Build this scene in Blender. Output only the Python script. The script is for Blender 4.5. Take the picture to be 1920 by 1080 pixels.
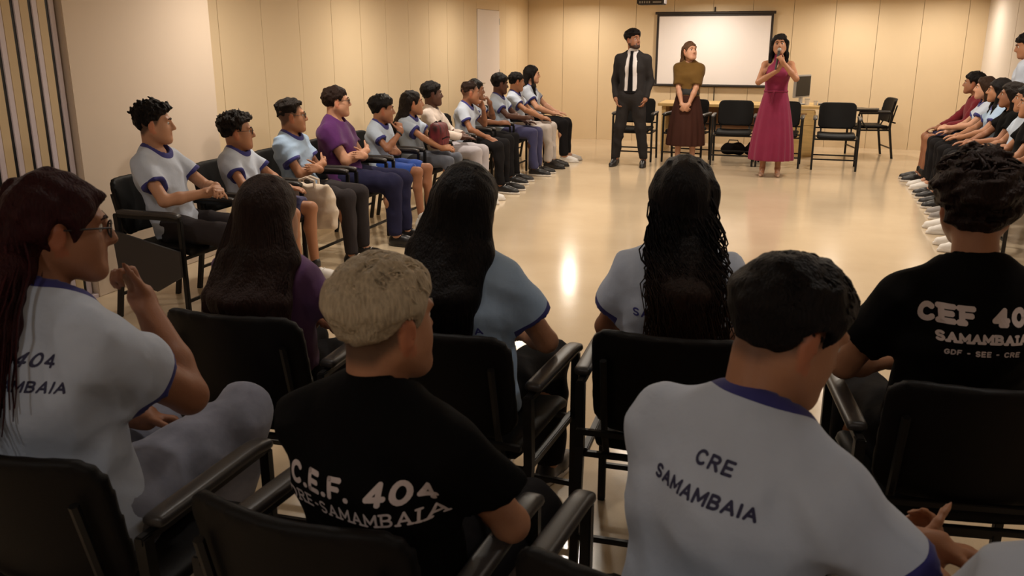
import bpy, bmesh, math, random
import numpy as np
from mathutils import Vector, Matrix
from mathutils.bvhtree import BVHTree

for o in list(bpy.data.objects):
    bpy.data.objects.remove(o, do_unlink=True)
SC = bpy.context.scene
COL = SC.collection
R = math.radians

# ------------------------------------------------------------------ camera
CAM_H, PITCH, YAW, FPX = 1.62, 15.8, 17.8, 1640.0
cam_d = bpy.data.cameras.new('camera')
cam = bpy.data.objects.new('camera', cam_d)
COL.objects.link(cam)
cam.location = (0, 0, CAM_H)
cam.rotation_euler = (R(90 - PITCH), 0, R(YAW))
cam_d.sensor_width = 36.0
cam_d.lens = 36.0 * FPX / 1920.0
cam_d.clip_start = 0.02
cam_d.dof.use_dof = True
cam_d.dof.focus_distance = 8.0
cam_d.dof.aperture_fstop = 9.0
SC.camera = cam

# ------------------------------------------------------------------ world, exposure
w = bpy.data.worlds.new('world')
SC.world = w
w.use_nodes = True
w.node_tree.nodes['Background'].inputs[0].default_value = (1.0, 0.85, 0.68, 1)
w.node_tree.nodes['Background'].inputs[1].default_value = 0.0
SC.view_settings.view_transform = 'Standard'
SC.view_settings.look = 'None'
SC.view_settings.exposure = 0.0
SC.view_settings.gamma = 1.0
SC.view_settings.use_curve_mapping = False

# ceiling downlights: (x, y, watts)
CEIL = 2.27
LAMP_COL = (1.0, 0.90, 0.77)
LAMPS = []
for yy, ww in ((13.9, 19), (11.0, 21), (8.4, 23), (5.8, 20), (2.6, 4.6), (-0.4, 6.2)):  # last two rows are weak fill added to brighten the foreground
    for xx in (-3.45, -1.4, 0.65):
        LAMPS.append((xx, yy, ww))
for (xx, yy) in ((1.9, 13.9), (1.9, 9.6)):
    LAMPS.append((xx, yy, 15))


# ------------------------------------------------------------------ materials
MATS = {}


def mat(name, col, rough=0.6, metal=0.0, spec=0.5, bump=0.0, bscale=200.0, var=0.0, vscale=6.0,
        coat=0.0, sheen=0.0, stretch=None, emit=None, bdist=0.02):
    if name in MATS:
        return MATS[name]
    m = bpy.data.materials.new(name)
    m.use_nodes = True
    nt = m.node_tree
    b = nt.nodes['Principled BSDF']
    b.inputs['Base Color'].default_value = (*col, 1)
    b.inputs['Roughness'].default_value = rough
    b.inputs['Metallic'].default_value = metal
    b.inputs['Specular IOR Level'].default_value = spec
    b.inputs['Coat Weight'].default_value = coat
    b.inputs['Sheen Weight'].default_value = sheen
    tc = nt.nodes.new('ShaderNodeTexCoord')
    mp = nt.nodes.new('ShaderNodeMapping')
    nt.links.new(tc.outputs['Object'], mp.inputs[0])
    if stretch:
        mp.inputs['Scale'].default_value = stretch
    if var > 0:
        n = nt.nodes.new('ShaderNodeTexNoise')
        n.inputs['Scale'].default_value = vscale
        n.inputs['Detail'].default_value = 4
        nt.links.new(mp.outputs[0], n.inputs['Vector'])
        r = nt.nodes.new('ShaderNodeValToRGB')
        r.color_ramp.elements[0].position = 0.3
        r.color_ramp.elements[1].position = 0.7
        r.color_ramp.elements[0].color = (*[c * (1 - var) for c in col], 1)
        r.color_ramp.elements[1].color = (*[min(1, c * (1 + var)) for c in col], 1)
        nt.links.new(n.outputs['Fac'], r.inputs[0])
        nt.links.new(r.outputs[0], b.inputs['Base Color'])
    if bump > 0:
        n2 = nt.nodes.new('ShaderNodeTexNoise')
        n2.inputs['Scale'].default_value = bscale
        n2.inputs['Detail'].default_value = 3
        nt.links.new(mp.outputs[0], n2.inputs['Vector'])
        bp = nt.nodes.new('ShaderNodeBump')
        bp.inputs['Strength'].default_value = bump
        bp.inputs['Distance'].default_value = bdist
        nt.links.new(n2.outputs['Fac'], bp.inputs['Height'])
        nt.links.new(bp.outputs[0], b.inputs['Normal'])
    if emit:
        b.inputs['Emission Color'].default_value = (*emit[0], 1)
        b.inputs['Emission Strength'].default_value = emit[1]
    MATS[name] = m
    return m


def lin(r, g, b):
    f = lambda c: (c / 255 / 12.92) if c <= 10 else ((c / 255 + 0.055) / 1.055) ** 2.4
    return (f(r), f(g), f(b))


M_WALL = mat('wall_panel_laminate', (0.73, 0.575, 0.375), 0.55, spec=0.3, var=0.02, vscale=1.2)
M_GAP = mat('panel_joint_backing', (0.36, 0.28, 0.18), 0.8)  # darker brown wall core seen in the joints between panels
M_PIER = mat('painted_pier', (0.70, 0.575, 0.46), 0.7, spec=0.2, var=0.02, vscale=1.0)
M_CEIL = mat('ceiling_paint', (0.74, 0.68, 0.58), 0.85, spec=0.1)
M_WHITEW = mat('white_wall_paint', (0.76, 0.69, 0.62), 0.6, spec=0.3)
M_DOOR = mat('door_white', (0.78, 0.70, 0.66), 0.45)
M_BLACK = mat('black_powder_steel', (0.006, 0.0055, 0.0055), 0.42, spec=0.35, bump=0.05, bscale=400)
M_VINYL = mat('black_vinyl', (0.005, 0.0043, 0.0042), 0.55, spec=0.16, bump=0.15, bscale=300, bdist=0.004)
M_PAD = mat('black_moulded_plastic', (0.03, 0.027, 0.026), 0.38, bump=0.08, bscale=500, bdist=0.003)
M_CHROME = mat('dull_steel', (0.45, 0.43, 0.40), 0.35, metal=0.9)
M_TABLE = mat('pale_wood_veneer', (0.62, 0.42, 0.17), 0.4, var=0.12, vscale=5, stretch=(1, 1, 6))
M_TABLE2 = mat('dark_wood_panel', (0.24, 0.12, 0.05), 0.5, var=0.15, vscale=5, stretch=(1, 1, 6))
M_SCREEN = mat('projection_fabric', (0.88, 0.83, 0.82), 0.6, spec=0.2)
M_SCRB = mat('screen_black_border', (0.02, 0.014, 0.012), 0.6)
M_GREYP = mat('grey_plastic', (0.35, 0.33, 0.31), 0.5)
M_WHITEP = mat('white_plastic', (0.7, 0.66, 0.62), 0.45)

# floor: polished vinyl with faint tile variation
m = bpy.data.materials.new('polished_beige_floor')
m.use_nodes = True
nt = m.node_tree
b = nt.nodes['Principled BSDF']
tc = nt.nodes.new('ShaderNodeTexCoord')
n1 = nt.nodes.new('ShaderNodeTexNoise')
n1.inputs['Scale'].default_value = 1.3
n1.inputs['Detail'].default_value = 6
n3 = nt.nodes.new('ShaderNodeTexNoise')
n3.inputs['Scale'].default_value = 160
nt.links.new(tc.outputs['Object'], n1.inputs['Vector'])
nt.links.new(tc.outputs['Object'], n3.inputs['Vector'])
mx = nt.nodes.new('ShaderNodeMath')
mx.operation = 'ADD'
sc_ = nt.nodes.new('ShaderNodeMath')
sc_.operation = 'MULTIPLY'
sc_.inputs[1].default_value = 0.35
nt.links.new(n3.outputs['Fac'], sc_.inputs[0])
nt.links.new(n1.outputs['Fac'], mx.inputs[0])
nt.links.new(sc_.outputs[0], mx.inputs[1])
rp = nt.nodes.new('ShaderNodeValToRGB')
rp.color_ramp.elements[0].position = 0.45
rp.color_ramp.elements[1].position = 0.95
rp.color_ramp.elements[0].color = (0.54, 0.425, 0.29, 1)
rp.color_ramp.elements[1].color = (0.64, 0.515, 0.36, 1)
nt.links.new(mx.outputs[0], rp.inputs[0])
nt.links.new(rp.outputs[0], b.inputs['Base Color'])
rr = nt.nodes.new('ShaderNodeMapRange')
rr.inputs['To Min'].default_value = 0.125
rr.inputs['To Max'].default_value = 0.18
nt.links.new(n1.outputs['Fac'], rr.inputs[0])
nt.links.new(rr.outputs[0], b.inputs['Roughness'])
b.inputs['Specular IOR Level'].default_value = 0.5
n4 = nt.nodes.new('ShaderNodeTexNoise')
n4.inputs['Scale'].default_value = 9
nt.links.new(tc.outputs['Object'], n4.inputs['Vector'])
bp = nt.nodes.new('ShaderNodeBump')
bp.inputs['Strength'].default_value = 0.05
bp.inputs['Distance'].default_value = 0.01
nt.links.new(n4.outputs['Fac'], bp.inputs['Height'])
nt.links.new(bp.outputs[0], b.inputs['Normal'])
M_FLOOR = m

# vertex-coloured skin
m = bpy.data.materials.new('skin')
m.use_nodes = True
nt = m.node_tree
b = nt.nodes['Principled BSDF']
at = nt.nodes.new('ShaderNodeAttribute')
at.attribute_name = 'tint'
nt.links.new(at.outputs['Color'], b.inputs['Base Color'])
b.inputs['Roughness'].default_value = 0.5
b.inputs['Specular IOR Level'].default_value = 0.35
nz = nt.nodes.new('ShaderNodeTexNoise')
nz.inputs['Scale'].default_value = 180
bp = nt.nodes.new('ShaderNodeBump')
bp.inputs['Strength'].default_value = 0.12
bp.inputs['Distance'].default_value = 0.004
nt.links.new(nz.outputs['Fac'], bp.inputs['Height'])
nt.links.new(bp.outputs[0], b.inputs['Normal'])
M_SKIN = m
# vertex-coloured hair
m = bpy.data.materials.new('hair')
m.use_nodes = True
nt = m.node_tree
b = nt.nodes['Principled BSDF']
at = nt.nodes.new('ShaderNodeAttribute')
at.attribute_name = 'tint'
tc = nt.nodes.new('ShaderNodeTexCoord')
mp = nt.nodes.new('ShaderNodeMapping')
mp.inputs['Scale'].default_value = (1, 1, 0.18)
nz = nt.nodes.new('ShaderNodeTexNoise')
nz.inputs['Scale'].default_value = 170
nz.inputs['Detail'].default_value = 5
nt.links.new(tc.outputs['Object'], mp.inputs[0])
nt.links.new(mp.outputs[0], nz.inputs['Vector'])
mr = nt.nodes.new('ShaderNodeMapRange')
mr.inputs['To Min'].default_value = 0.35
mr.inputs['To Max'].default_value = 1.25
nt.links.new(nz.outputs['Fac'], mr.inputs[0])
mm = nt.nodes.new('ShaderNodeVectorMath')
mm.operation = 'SCALE'
nt.links.new(at.outputs['Color'], mm.inputs[0])
nt.links.new(mr.outputs[0], mm.inputs['Scale'])
nt.links.new(mm.outputs[0], b.inputs['Base Color'])
b.inputs['Roughness'].default_value = 0.5
b.inputs['Specular IOR Level'].default_value = 0.12
bp = nt.nodes.new('ShaderNodeBump')
bp.inputs['Strength'].default_value = 0.7
bp.inputs['Distance'].default_value = 0.012
nt.links.new(nz.outputs['Fac'], bp.inputs['Height'])
nt.links.new(bp.outputs[0], b.inputs['Normal'])
M_HAIR = m


def fabric(name, col, rough=0.85, var=0.05):
    dk = max(col) < 0.06
    return mat('cloth_' + name, col, rough, spec=0.08 if dk else 0.2, bump=0.25, bscale=28, var=var, vscale=9, sheen=0.0 if dk else 0.12, bdist=0.008)


M_TEE = fabric('pale_blue_tee', (0.44, 0.52, 0.64))
M_TEE2 = fabric('sky_blue_tee', (0.33, 0.45, 0.62))
M_TEEG = fabric('grey_blue_tee', (0.47, 0.525, 0.63))
M_NAVY = fabric('navy_trim', (0.035, 0.035, 0.17))
M_BLK = fabric('black_cotton', (0.003, 0.0027, 0.0027), var=0.1)
M_PURP = fabric('purple_polo', (0.085, 0.018, 0.11))
M_PURP2 = fabric('plum_shirt', (0.11, 0.05, 0.13))
M_DGREY = fabric('dark_grey_trouser', (0.035, 0.03, 0.032))
M_BTROU = fabric('black_trouser', (0.012, 0.011, 0.012))
M_NTROU = fabric('navy_trouser', (0.02, 0.02, 0.05))
M_NTROU2 = fabric('indigo_trouser', (0.05, 0.05, 0.12))
M_BSHORT = fabric('royal_blue_shorts', (0.03, 0.08, 0.36))
M_LGREY = fabric('light_grey_trouser', (0.42, 0.39, 0.42))
M_LBEIGE = fabric('stone_trouser', (0.50, 0.45, 0.42))
M_JEAN = fabric('washed_jeans', (0.22, 0.23, 0.29), var=0.35)
M_GJEAN = fabric('grey_jeans', (0.10, 0.11, 0.14), var=0.2)
M_REDB = mat('red_black_bag_cloth', (0.10, 0.006, 0.012), 0.6, var=0.9, vscale=14, stretch=(1, 3, 0.4))
M_PATT = fabric('patterned_overshirt', (0.55, 0.47, 0.42), var=0.25)
M_MAROON = fabric('maroon_jacket', (0.16, 0.012, 0.02))
M_SUIT = fabric('charcoal_suit', (0.026, 0.023, 0.023))
M_WSHIRT = fabric('white_dress_shirt', (0.70, 0.66, 0.66))
M_TIE = fabric('black_tie', (0.008, 0.007, 0.008))
M_OLIVE = fabric('olive_top', (0.12, 0.062, 0.012))
M_BROWN = fabric('brown_skirt', (0.05, 0.02, 0.015))
M_WINE = fabric('wine_dress', (0.20, 0.018, 0.055))
M_CREAM = fabric('cream_canvas', (0.62, 0.52, 0.42))
M_SHW = mat('shoe_white', (0.70, 0.67, 0.64), 0.5)
M_SHB = mat('shoe_black', (0.012, 0.011, 0.012), 0.4)
M_SHG = mat('shoe_grey', (0.22, 0.20, 0.19), 0.5)
M_SHN = mat('shoe_nude', (0.45, 0.28, 0.20), 0.4)
M_SOLE = mat('sole_white', (0.66, 0.62, 0.58), 0.6)
M_PRINT_D = mat('print_navy', (0.02, 0.02, 0.06), 0.7)
M_PRINT_B = mat('print_blue', (0.03, 0.03, 0.20), 0.7)
M_PRINT_W = mat('print_offwhite', (0.62, 0.52, 0.50), 0.7)
M_EYE = mat('eye_white', (0.62, 0.58, 0.54), 0.2)
M_IRIS = mat('eye_iris', (0.012, 0.007, 0.004), 0.15)


# ------------------------------------------------------------------ object helpers
def link(o, parent=None):
    COL.objects.link(o)
    if parent:
        o.parent = parent
    return o


def tag(o, label=None, cat=None, group=None, kind=None):
    if label:
        o['label'] = label
    if cat:
        o['category'] = cat
    if group:
        o['group'] = group
    if kind:
        o['kind'] = kind
    return o


def empty(name, loc, rz=0):
    o = bpy.data.objects.new(name, None)
    o.empty_display_size = 0.1
    COL.objects.link(o)
    o.location = loc
    o.rotation_euler = (0, 0, rz)
    return o


def npmesh(name, V, F, smooth=True):
    """V (n,3), F (m,4) or list"""
    me = bpy.data.meshes.new(name)
    if isinstance(F, np.ndarray):
        k = F.shape[1]
        me.vertices.add(len(V))
        me.vertices.foreach_set('co', np.ascontiguousarray(V, dtype=np.float32).ravel())
        me.loops.add(F.size)
        me.loops.foreach_set('vertex_index', np.ascontiguousarray(F, dtype=np.int32).ravel())
        me.polygons.add(len(F))
        me.polygons.foreach_set('loop_start', np.arange(0, F.size, k, dtype=np.int32))
        me.polygons.foreach_set('loop_total', np.full(len(F), k, dtype=np.int32))
        me.update(calc_edges=True)
    else:
        me.from_pydata([tuple(v) for v in V], [], F)
    if smooth:
        me.polygons.foreach_set('use_smooth', np.ones(len(me.polygons), dtype=bool))
    me.update()
    return me


def paint(me, cols):
    a = me.attributes.new('tint', 'FLOAT_COLOR', 'POINT')
    c = np.ones((len(me.vertices), 4), dtype=np.float32)
    c[:, :3] = cols
    a.data.foreach_set('color', c.ravel())


def obj(name, me, material, parent=None):
    o = bpy.data.objects.new(name, me)
    if material is not None and len(me.materials) == 0:
        me.materials.append(material)
    return link(o, parent)


class MB:
    def __init__(s):
        s.bm = bmesh.new()

    def box(s, lo, hi, bev=0.0, rot=None, piv=None):
        t = bmesh.new()
        bmesh.ops.create_cube(t, size=1)
        lo, hi = Vector(lo), Vector(hi)
        c = (lo + hi) / 2
        d = hi - lo
        for v in t.verts:
            v.co = Vector((v.co.x * d.x, v.co.y * d.y, v.co.z * d.z)) + c
        if bev > 0:
            bmesh.ops.bevel(t, geom=list(t.edges), offset=bev, segments=2, affect='EDGES')
        if rot is not None:
            p = Vector(piv) if piv else c
            for v in t.verts:
                v.co = rot @ (v.co - p) + p
        s._merge(t)
        return s

    def _merge(s, t):
        me = bpy.data.meshes.new('t')
        t.to_mesh(me)
        t.free()
        s.bm.from_mesh(me)
        bpy.data.meshes.remove(me)

    def tube(s, pts, r, n=8, cap=True):
        V, F = tube_np([Vector(p) for p in pts], r, n, cap)
        vs = [s.bm.verts.new(v) for v in V]
        for f in F:
            try:
                s.bm.faces.new([vs[i] for i in f])
            except ValueError:
                pass
        return s

    def lathe(s, prof, c=(0, 0, 0), n=20):
        c = Vector(c)
        rings = []
        for (r, z) in prof:
            rings.append([s.bm.verts.new(c + Vector((r * math.cos(2 * math.pi * i / n), r * math.sin(2 * math.pi * i / n), z))) for i in range(n)])
        for a, b2 in zip(rings[:-1], rings[1:]):
            for i in range(n):
                s.bm.faces.new([a[i], a[(i + 1) % n], b2[(i + 1) % n], b2[i]])
        s.bm.faces.new(rings[-1])
        s.bm.faces.new(rings[0][::-1])
        return s

    def poly(s, pts, off):
        """prism: polygon pts extruded by vector off"""
        off = Vector(off)
        a = [s.bm.verts.new(Vector(p)) for p in pts]
        b2 = [s.bm.verts.new(Vector(p) + off) for p in pts]
        n = len(a)
        s.bm.faces.new(a)
        s.bm.faces.new(b2[::-1])
        for i in range(n):
            s.bm.faces.new([a[i], b2[i], b2[(i + 1) % n], a[(i + 1) % n]])
        return s

    def mesh(s, name, smooth=False):
        bmesh.ops.recalc_face_normals(s.bm, faces=s.bm.faces)
        me = bpy.data.meshes.new(name)
        s.bm.to_mesh(me)
        s.bm.free()
        if smooth:
            me.polygons.foreach_set('use_smooth', np.ones(len(me.polygons), dtype=bool))
            try:
                me.set_sharp_from_angle(angle=R(40))
            except Exception:
                pass
        return me

    def build(s, name, material, parent=None, smooth=False):
        return obj(name, s.mesh(name, smooth), material, parent)


def tube_np(pts, r, n=6, cap=True):
    V, F = [], []
    rs = r if isinstance(r, (list, tuple)) else [r] * len(pts)
    up = None
    for i, p in enumerate(pts):
        d = (pts[min(i + 1, len(pts) - 1)] - pts[max(i - 1, 0)])
        if d.length < 1e-9:
            d = Vector((0, 0, 1))
        d.normalize()
        if up is None:
            up = d.orthogonal().normalized()
        u = up - d * up.dot(d)
        if u.length < 1e-6:
            u = d.orthogonal()
        u.normalize()
        up = u
        v = d.cross(u)
        for k in range(n):
            a = 2 * math.pi * k / n
            V.append(p + u * (rs[i] * math.cos(a)) + v * (rs[i] * math.sin(a)))
    for i in range(len(pts) - 1):
        for k in range(n):
            F.append((i * n + k, i * n + (k + 1) % n, (i + 1) * n + (k + 1) % n, (i + 1) * n + k))
    if cap:
        F.append(tuple(range(n))[::-1])
        F.append(tuple(range((len(pts) - 1) * n, len(pts) * n)))
    return V, F


# ------------------------------------------------------------------ implicit surfaces
class SDF:
    def __init__(s):
        s.ops = []

    def cone(s, a, b, ra, rb=None, k=0.02, u=None, f=1.0, op='add', cut=None):
        rb = ra if rb is None else rb
        s.ops.append(('cone', op, k, np.array(a, float), np.array(b, float), ra, rb, None if u is None else np.array(u, float), f, cut))
        return s

    def ell(s, c, r, k=0.02, M=None, op='add'):
        s.ops.append(('ell', op, k, np.array(c, float), np.array(r, float), None if M is None else np.array(M, float)))
        return s

    def fn(s, c, rad, func, k=0.01, op='add'):
        s.ops.append(('fn', op, k, np.array(c, float), rad, func))
        return s

    def bounds(s):
        lo = np.full(3, 1e9)
        hi = -lo
        for o in s.ops:
            if o[1] != 'add':
                continue
            a, b2 = s._bb(o)
            lo = np.minimum(lo, a)
            hi = np.maximum(hi, b2)
        return lo, hi

    def _bb(s, o):
        if o[0] == 'cone':
            m_ = max(o[5], o[6]) / min(1.0, o[8])
            return np.minimum(o[3], o[4]) - m_, np.maximum(o[3], o[4]) + m_
        if o[0] == 'ell':
            m_ = max(o[4])
            return o[3] - m_, o[3] + m_
        return o[3] - o[4], o[3] + o[4]

    def mesh(s, h, disp=None, pad=0.03, zmin=None):
        lo, hi = s.bounds()
        lo = lo - pad
        hi = hi + pad
        n = np.ceil((hi - lo) / h).astype(int) + 2
        ax = [lo[i] + h * np.arange(n[i]) for i in range(3)]
        F = np.full(n, 1.0, dtype=np.float32)
        for o in s.ops:
            a, b2 = s._bb(o)
            pd = o[2] + 0.03
            i0 = np.clip(np.floor((a - pd - lo) / h).astype(int), 0, n - 1)
            i1 = np.clip(np.ceil((b2 + pd - lo) / h).astype(int) + 1, 1, n)
            if np.any(i1 <= i0):
                continue
            sl = tuple(slice(i0[i], i1[i]) for i in range(3))
            X = ax[0][sl[0]][:, None, None]
            Y = ax[1][sl[1]][None, :, None]
            Z = ax[2][sl[2]][None, None, :]
            d = s._eval(o, X, Y, Z)
            B = F[sl]
            k = o[2]
            if o[1] == 'add':
                hh = np.maximum(k - np.abs(B - d), 0) / k
                F[sl] = np.minimum(B, d) - hh * hh * k * 0.25
            elif o[1] == 'sub':
                hh = np.maximum(k - np.abs(B + d), 0) / k
                F[sl] = np.maximum(B, -d) + hh * hh * k * 0.25
        X = ax[0][:, None, None]
        Y = ax[1][None, :, None]
        Z = ax[2][None, None, :]
        if disp is not None:
            F = F + disp(X, Y, Z).astype(np.float32)
        if zmin is not None:
            F = np.maximum(F, (zmin - Z).astype(np.float32))
        return nets(F, lo, h)

    def _eval(s, o, X, Y, Z):
        if o[0] == 'cone':
            a, b2, ra, rb, u, f, cut = o[3], o[4], o[5], o[6], o[7], o[8], o[9]
            px, py, pz = X - a[0], Y - a[1], Z - a[2]
            ba = b2 - a
            L2 = max(ba @ ba, 1e-9)
            t = np.clip((px * ba[0] + py * ba[1] + pz * ba[2]) / L2, 0, 1)
            qx, qy, qz = px - t * ba[0], py - t * ba[1], pz - t * ba[2]
            if u is not None:
                du = (qx * u[0] + qy * u[1] + qz * u[2]) * (1 - f)
                qx, qy, qz = qx - du * u[0], qy - du * u[1], qz - du * u[2]
            d = np.sqrt(qx * qx + qy * qy + qz * qz) - (ra + (rb - ra) * t)
            if cut is not None:
                for (c, nn) in cut:
                    d = np.maximum(d, (X - c[0]) * nn[0] + (Y - c[1]) * nn[1] + (Z - c[2]) * nn[2])
            return d
        if o[0] == 'ell':
            c, r, M = o[3], o[4], o[5]
            px, py, pz = X - c[0], Y - c[1], Z - c[2]
            if M is not None:
                px, py, pz = (px * M[0, 0] + py * M[1, 0] + pz * M[2, 0],
                              px * M[0, 1] + py * M[1, 1] + pz * M[2, 1],
                              px * M[0, 2] + py * M[1, 2] + pz * M[2, 2])
            k0 = np.sqrt((px / r[0]) ** 2 + (py / r[1]) ** 2 + (pz / r[2]) ** 2)
            k1 = np.sqrt((px / r[0] ** 2) ** 2 + (py / r[1] ** 2) ** 2 + (pz / r[2] ** 2) ** 2) + 1e-9
            return np.where(k0 < 0.2, -min(r) * 0.8, k0 * (k0 - 1) / k1)
        return o[5](X, Y, Z)


def nets(F, lo, h):
    S = F < 0
    c = S[:-1, :-1, :-1].astype(np.int8)
    tot = np.zeros_like(c)
    for dx in (0, 1):
        for dy in (0, 1):
            for dz in (0, 1):
                tot += S[dx:S.shape[0] - 1 + dx, dy:S.shape[1] - 1 + dy, dz:S.shape[2] - 1 + dz]
    act = (tot > 0) & (tot < 8)
    I = np.argwhere(act)
    nv = len(I)
    idx = np.full(act.shape, -1, dtype=np.int32)
    idx[act] = np.arange(nv)
    acc = np.zeros((nv, 3))
    cnt = np.zeros(nv)
    cs = [(a, b2, c2) for a in (0, 1) for b2 in (0, 1) for c2 in (0, 1)]
    val = {q: F[I[:, 0] + q[0], I[:, 1] + q[1], I[:, 2] + q[2]] for q in cs}
    for q in cs:
        for ax in range(3):
            if q[ax]:
                continue
            q2 = list(q)
            q2[ax] = 1
            q2 = tuple(q2)
            a, b2 = val[q], val[q2]
            mk = (a < 0) != (b2 < 0)
            t = a[mk] / (a[mk] - b2[mk])
            p = np.tile(np.array(q, float), (mk.sum(), 1))
            p[:, ax] = t
            acc[mk] += p
            cnt[mk] += 1
    V = (I + acc / cnt[:, None]) * h + lo
    faces = []
    for ax in range(3):
        o1, o2 = (ax + 1) % 3, (ax + 2) % 3
        A = np.take(S, range(0, S.shape[ax] - 1), ax)
        B = np.take(S, range(1, S.shape[ax]), ax)
        E = np.argwhere(A != B)
        E = E[(E[:, o1] > 0) & (E[:, o2] > 0) & (E[:, o1] < S.shape[o1] - 1) & (E[:, o2] < S.shape[o2] - 1)]
        if not len(E):
            continue
        fl = A[E[:, 0], E[:, 1], E[:, 2]]

        def g(d1, d2):
            e = E.copy()
            e[:, o1] -= d1
            e[:, o2] -= d2
            return idx[e[:, 0], e[:, 1], e[:, 2]]
        q = np.stack([g(1, 1), g(0, 1), g(0, 0), g(1, 0)], 1)
        q[~fl] = q[~fl][:, ::-1]
        faces.append(q)
    Fc = np.concatenate(faces)
    Fc = Fc[(Fc >= 0).all(1)]
    return V, Fc


def relax(V, F, it=1, lam=0.5):
    for _ in range(it):
        s_ = np.zeros_like(V)
        c = np.zeros(len(V))
        for i in range(4):
            j = (i + 1) % 4
            np.add.at(s_, F[:, i], V[F[:, j]])
            np.add.at(c, F[:, i], 1)
            np.add.at(s_, F[:, j], V[F[:, i]])
            np.add.at(c, F[:, j], 1)
        V = V + lam * (s_ / np.maximum(c, 1)[:, None] - V)
    return V


def subset(V, F, mask):
    f = F[mask]
    u, inv = np.unique(f, return_inverse=True)
    return V[u], inv.reshape(f.shape)


def snap(V, g, h):
    """move vertices near g=0 onto g=0"""
    g0 = g(V)
    e = 1e-4
    gr = np.stack([(g(V + np.eye(3)[i] * e) - g0) / e for i in range(3)], 1)
    n2 = (gr * gr).sum(1) + 1e-9
    mk = np.abs(g0) < 0.55 * h
    V = V.copy()
    V[mk] -= (g0[mk] / n2[mk])[:, None] * gr[mk]
    return V


def wob(seed, amp, freq, aniso=(1, 1, 1)):
    rs = np.random.RandomState(seed)
    ds = rs.normal(size=(5, 3))
    ds = ds / np.linalg.norm(ds, axis=1)[:, None] * np.array(aniso)
    ph = rs.uniform(0, 6.28, 5)
    fr = freq * rs.uniform(0.6, 1.5, 5)

    def f(X, Y, Z):
        t = 0
        for d, p, q in zip(ds, ph, fr):
            t = t + np.sin(q * (X * d[0] + Y * d[1] + Z * d[2]) + p)
        return amp * t / 2.2
    return f


def folds(seed, amp, freq, aniso=(1, 1, 1)):
    rs = np.random.RandomState(seed)
    w0 = wob(seed + 1, amp * 0.9, freq * 0.55, aniso)
    ds = rs.normal(size=(3, 3))
    ds[:, 2] *= 1.3
    ds = ds / np.linalg.norm(ds, axis=1)[:, None] * np.array(aniso)
    ph = rs.uniform(0, 6.28, 3)
    wq = wob(seed + 2, 0.9, freq * 0.35)

    def f(X, Y, Z):
        q = wq(X, Y, Z)
        t = 0
        for d, p in zip(ds, ph):
            t = t + np.abs(np.sin(0.5 * freq * (X * d[0] + Y * d[1] + Z * d[2]) + p + q))
        return w0(X, Y, Z) + amp * 0.85 * (t - 1.9)
    return f


def cutmesh(V, faces, g):
    """split polygons along g=0; returns V, faces with g>=0, faces with g<0"""
    gv = g(V)
    Vl = None
    extra, cache = [], {}
    pos, neg = [], []
    n0 = len(V)
    sg = gv < 0

    def ep(a, b2):
        k = (a, b2) if a < b2 else (b2, a)
        if k not in cache:
            t = gv[a] / (gv[a] - gv[b2])
            cache[k] = n0 + len(extra)
            extra.append(V[a] + (V[b2] - V[a]) * t)
        return cache[k]
    for f in faces:
        c = [sg[i] for i in f]
        if not any(c):
            pos.append(f)
        elif all(c):
            neg.append(f)
        else:
            pa, pb = [], []
            for i in range(len(f)):
                a, b2 = f[i], f[(i + 1) % len(f)]
                (pb if sg[a] else pa).append(a)
                if sg[a] != sg[b2]:
                    e = ep(a, b2)
                    pa.append(e)
                    pb.append(e)
            if len(pa) > 2:
                pos.append(pa)
            if len(pb) > 2:
                neg.append(pb)
    if extra:
        V = np.vstack([V, np.array(extra)])
    return V, pos, neg


def lmesh(name, V, faces):
    u = sorted({i for f in faces for i in f})
    mp_ = {k: i for i, k in enumerate(u)}
    return npmesh(name, V[u], [[mp_[i] for i in f] for f in faces])


# ------------------------------------------------------------------ room
XL, XR, YF, YB = -4.45, 2.52, 14.75, -2.4


def struct(name, mb, material):
    o = mb.build(name, material)
    o['kind'] = 'structure'
    return o


struct('floor', MB().box((XL - 0.3, YB - 0.2, -0.1), (XR + 0.3, YF + 0.2, 0)), M_FLOOR)
struct('ceiling', MB().box((XL - 0.3, YB - 0.2, CEIL), (XR + 0.3, YF + 0.2, CEIL + 0.1)), M_CEIL)
wl = struct('wall_left', MB().box((XL - 0.2, YB, 0), (XL - 0.012, YF, CEIL)), M_GAP)
wf = struct('wall_far', MB().box((XL - 0.2, YF + 0.012, 0), (XR + 0.2, YF + 0.2, CEIL)), M_GAP)
wr = struct('wall_right', MB().box((XR + 0.012, YB, 0), (XR + 0.2, YF + 0.012, CEIL)), M_GAP)
struct('wall_back', MB().box((XL - 0.2, YB - 0.2, 0), (XR + 0.2, YB, CEIL)), M_PIER)
PW = 0.61
# far wall panels
pm = MB().box((0.003, 0, 0), (PW - 0.003, 0.012, CEIL)).mesh('panel')
x = XL
while x < XR - 0.05:
    wdt = min(PW, XR - x)
    if wdt >= PW - 1e-6:
        o = obj('panel', pm, M_WALL, wf)
        o.location = (x, YF, 0)
    else:
        MB().box((x + 0.003, YF, 0), (XR, YF + 0.012, CEIL)).build('panel', M_WALL, wf)
    x += PW
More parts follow.
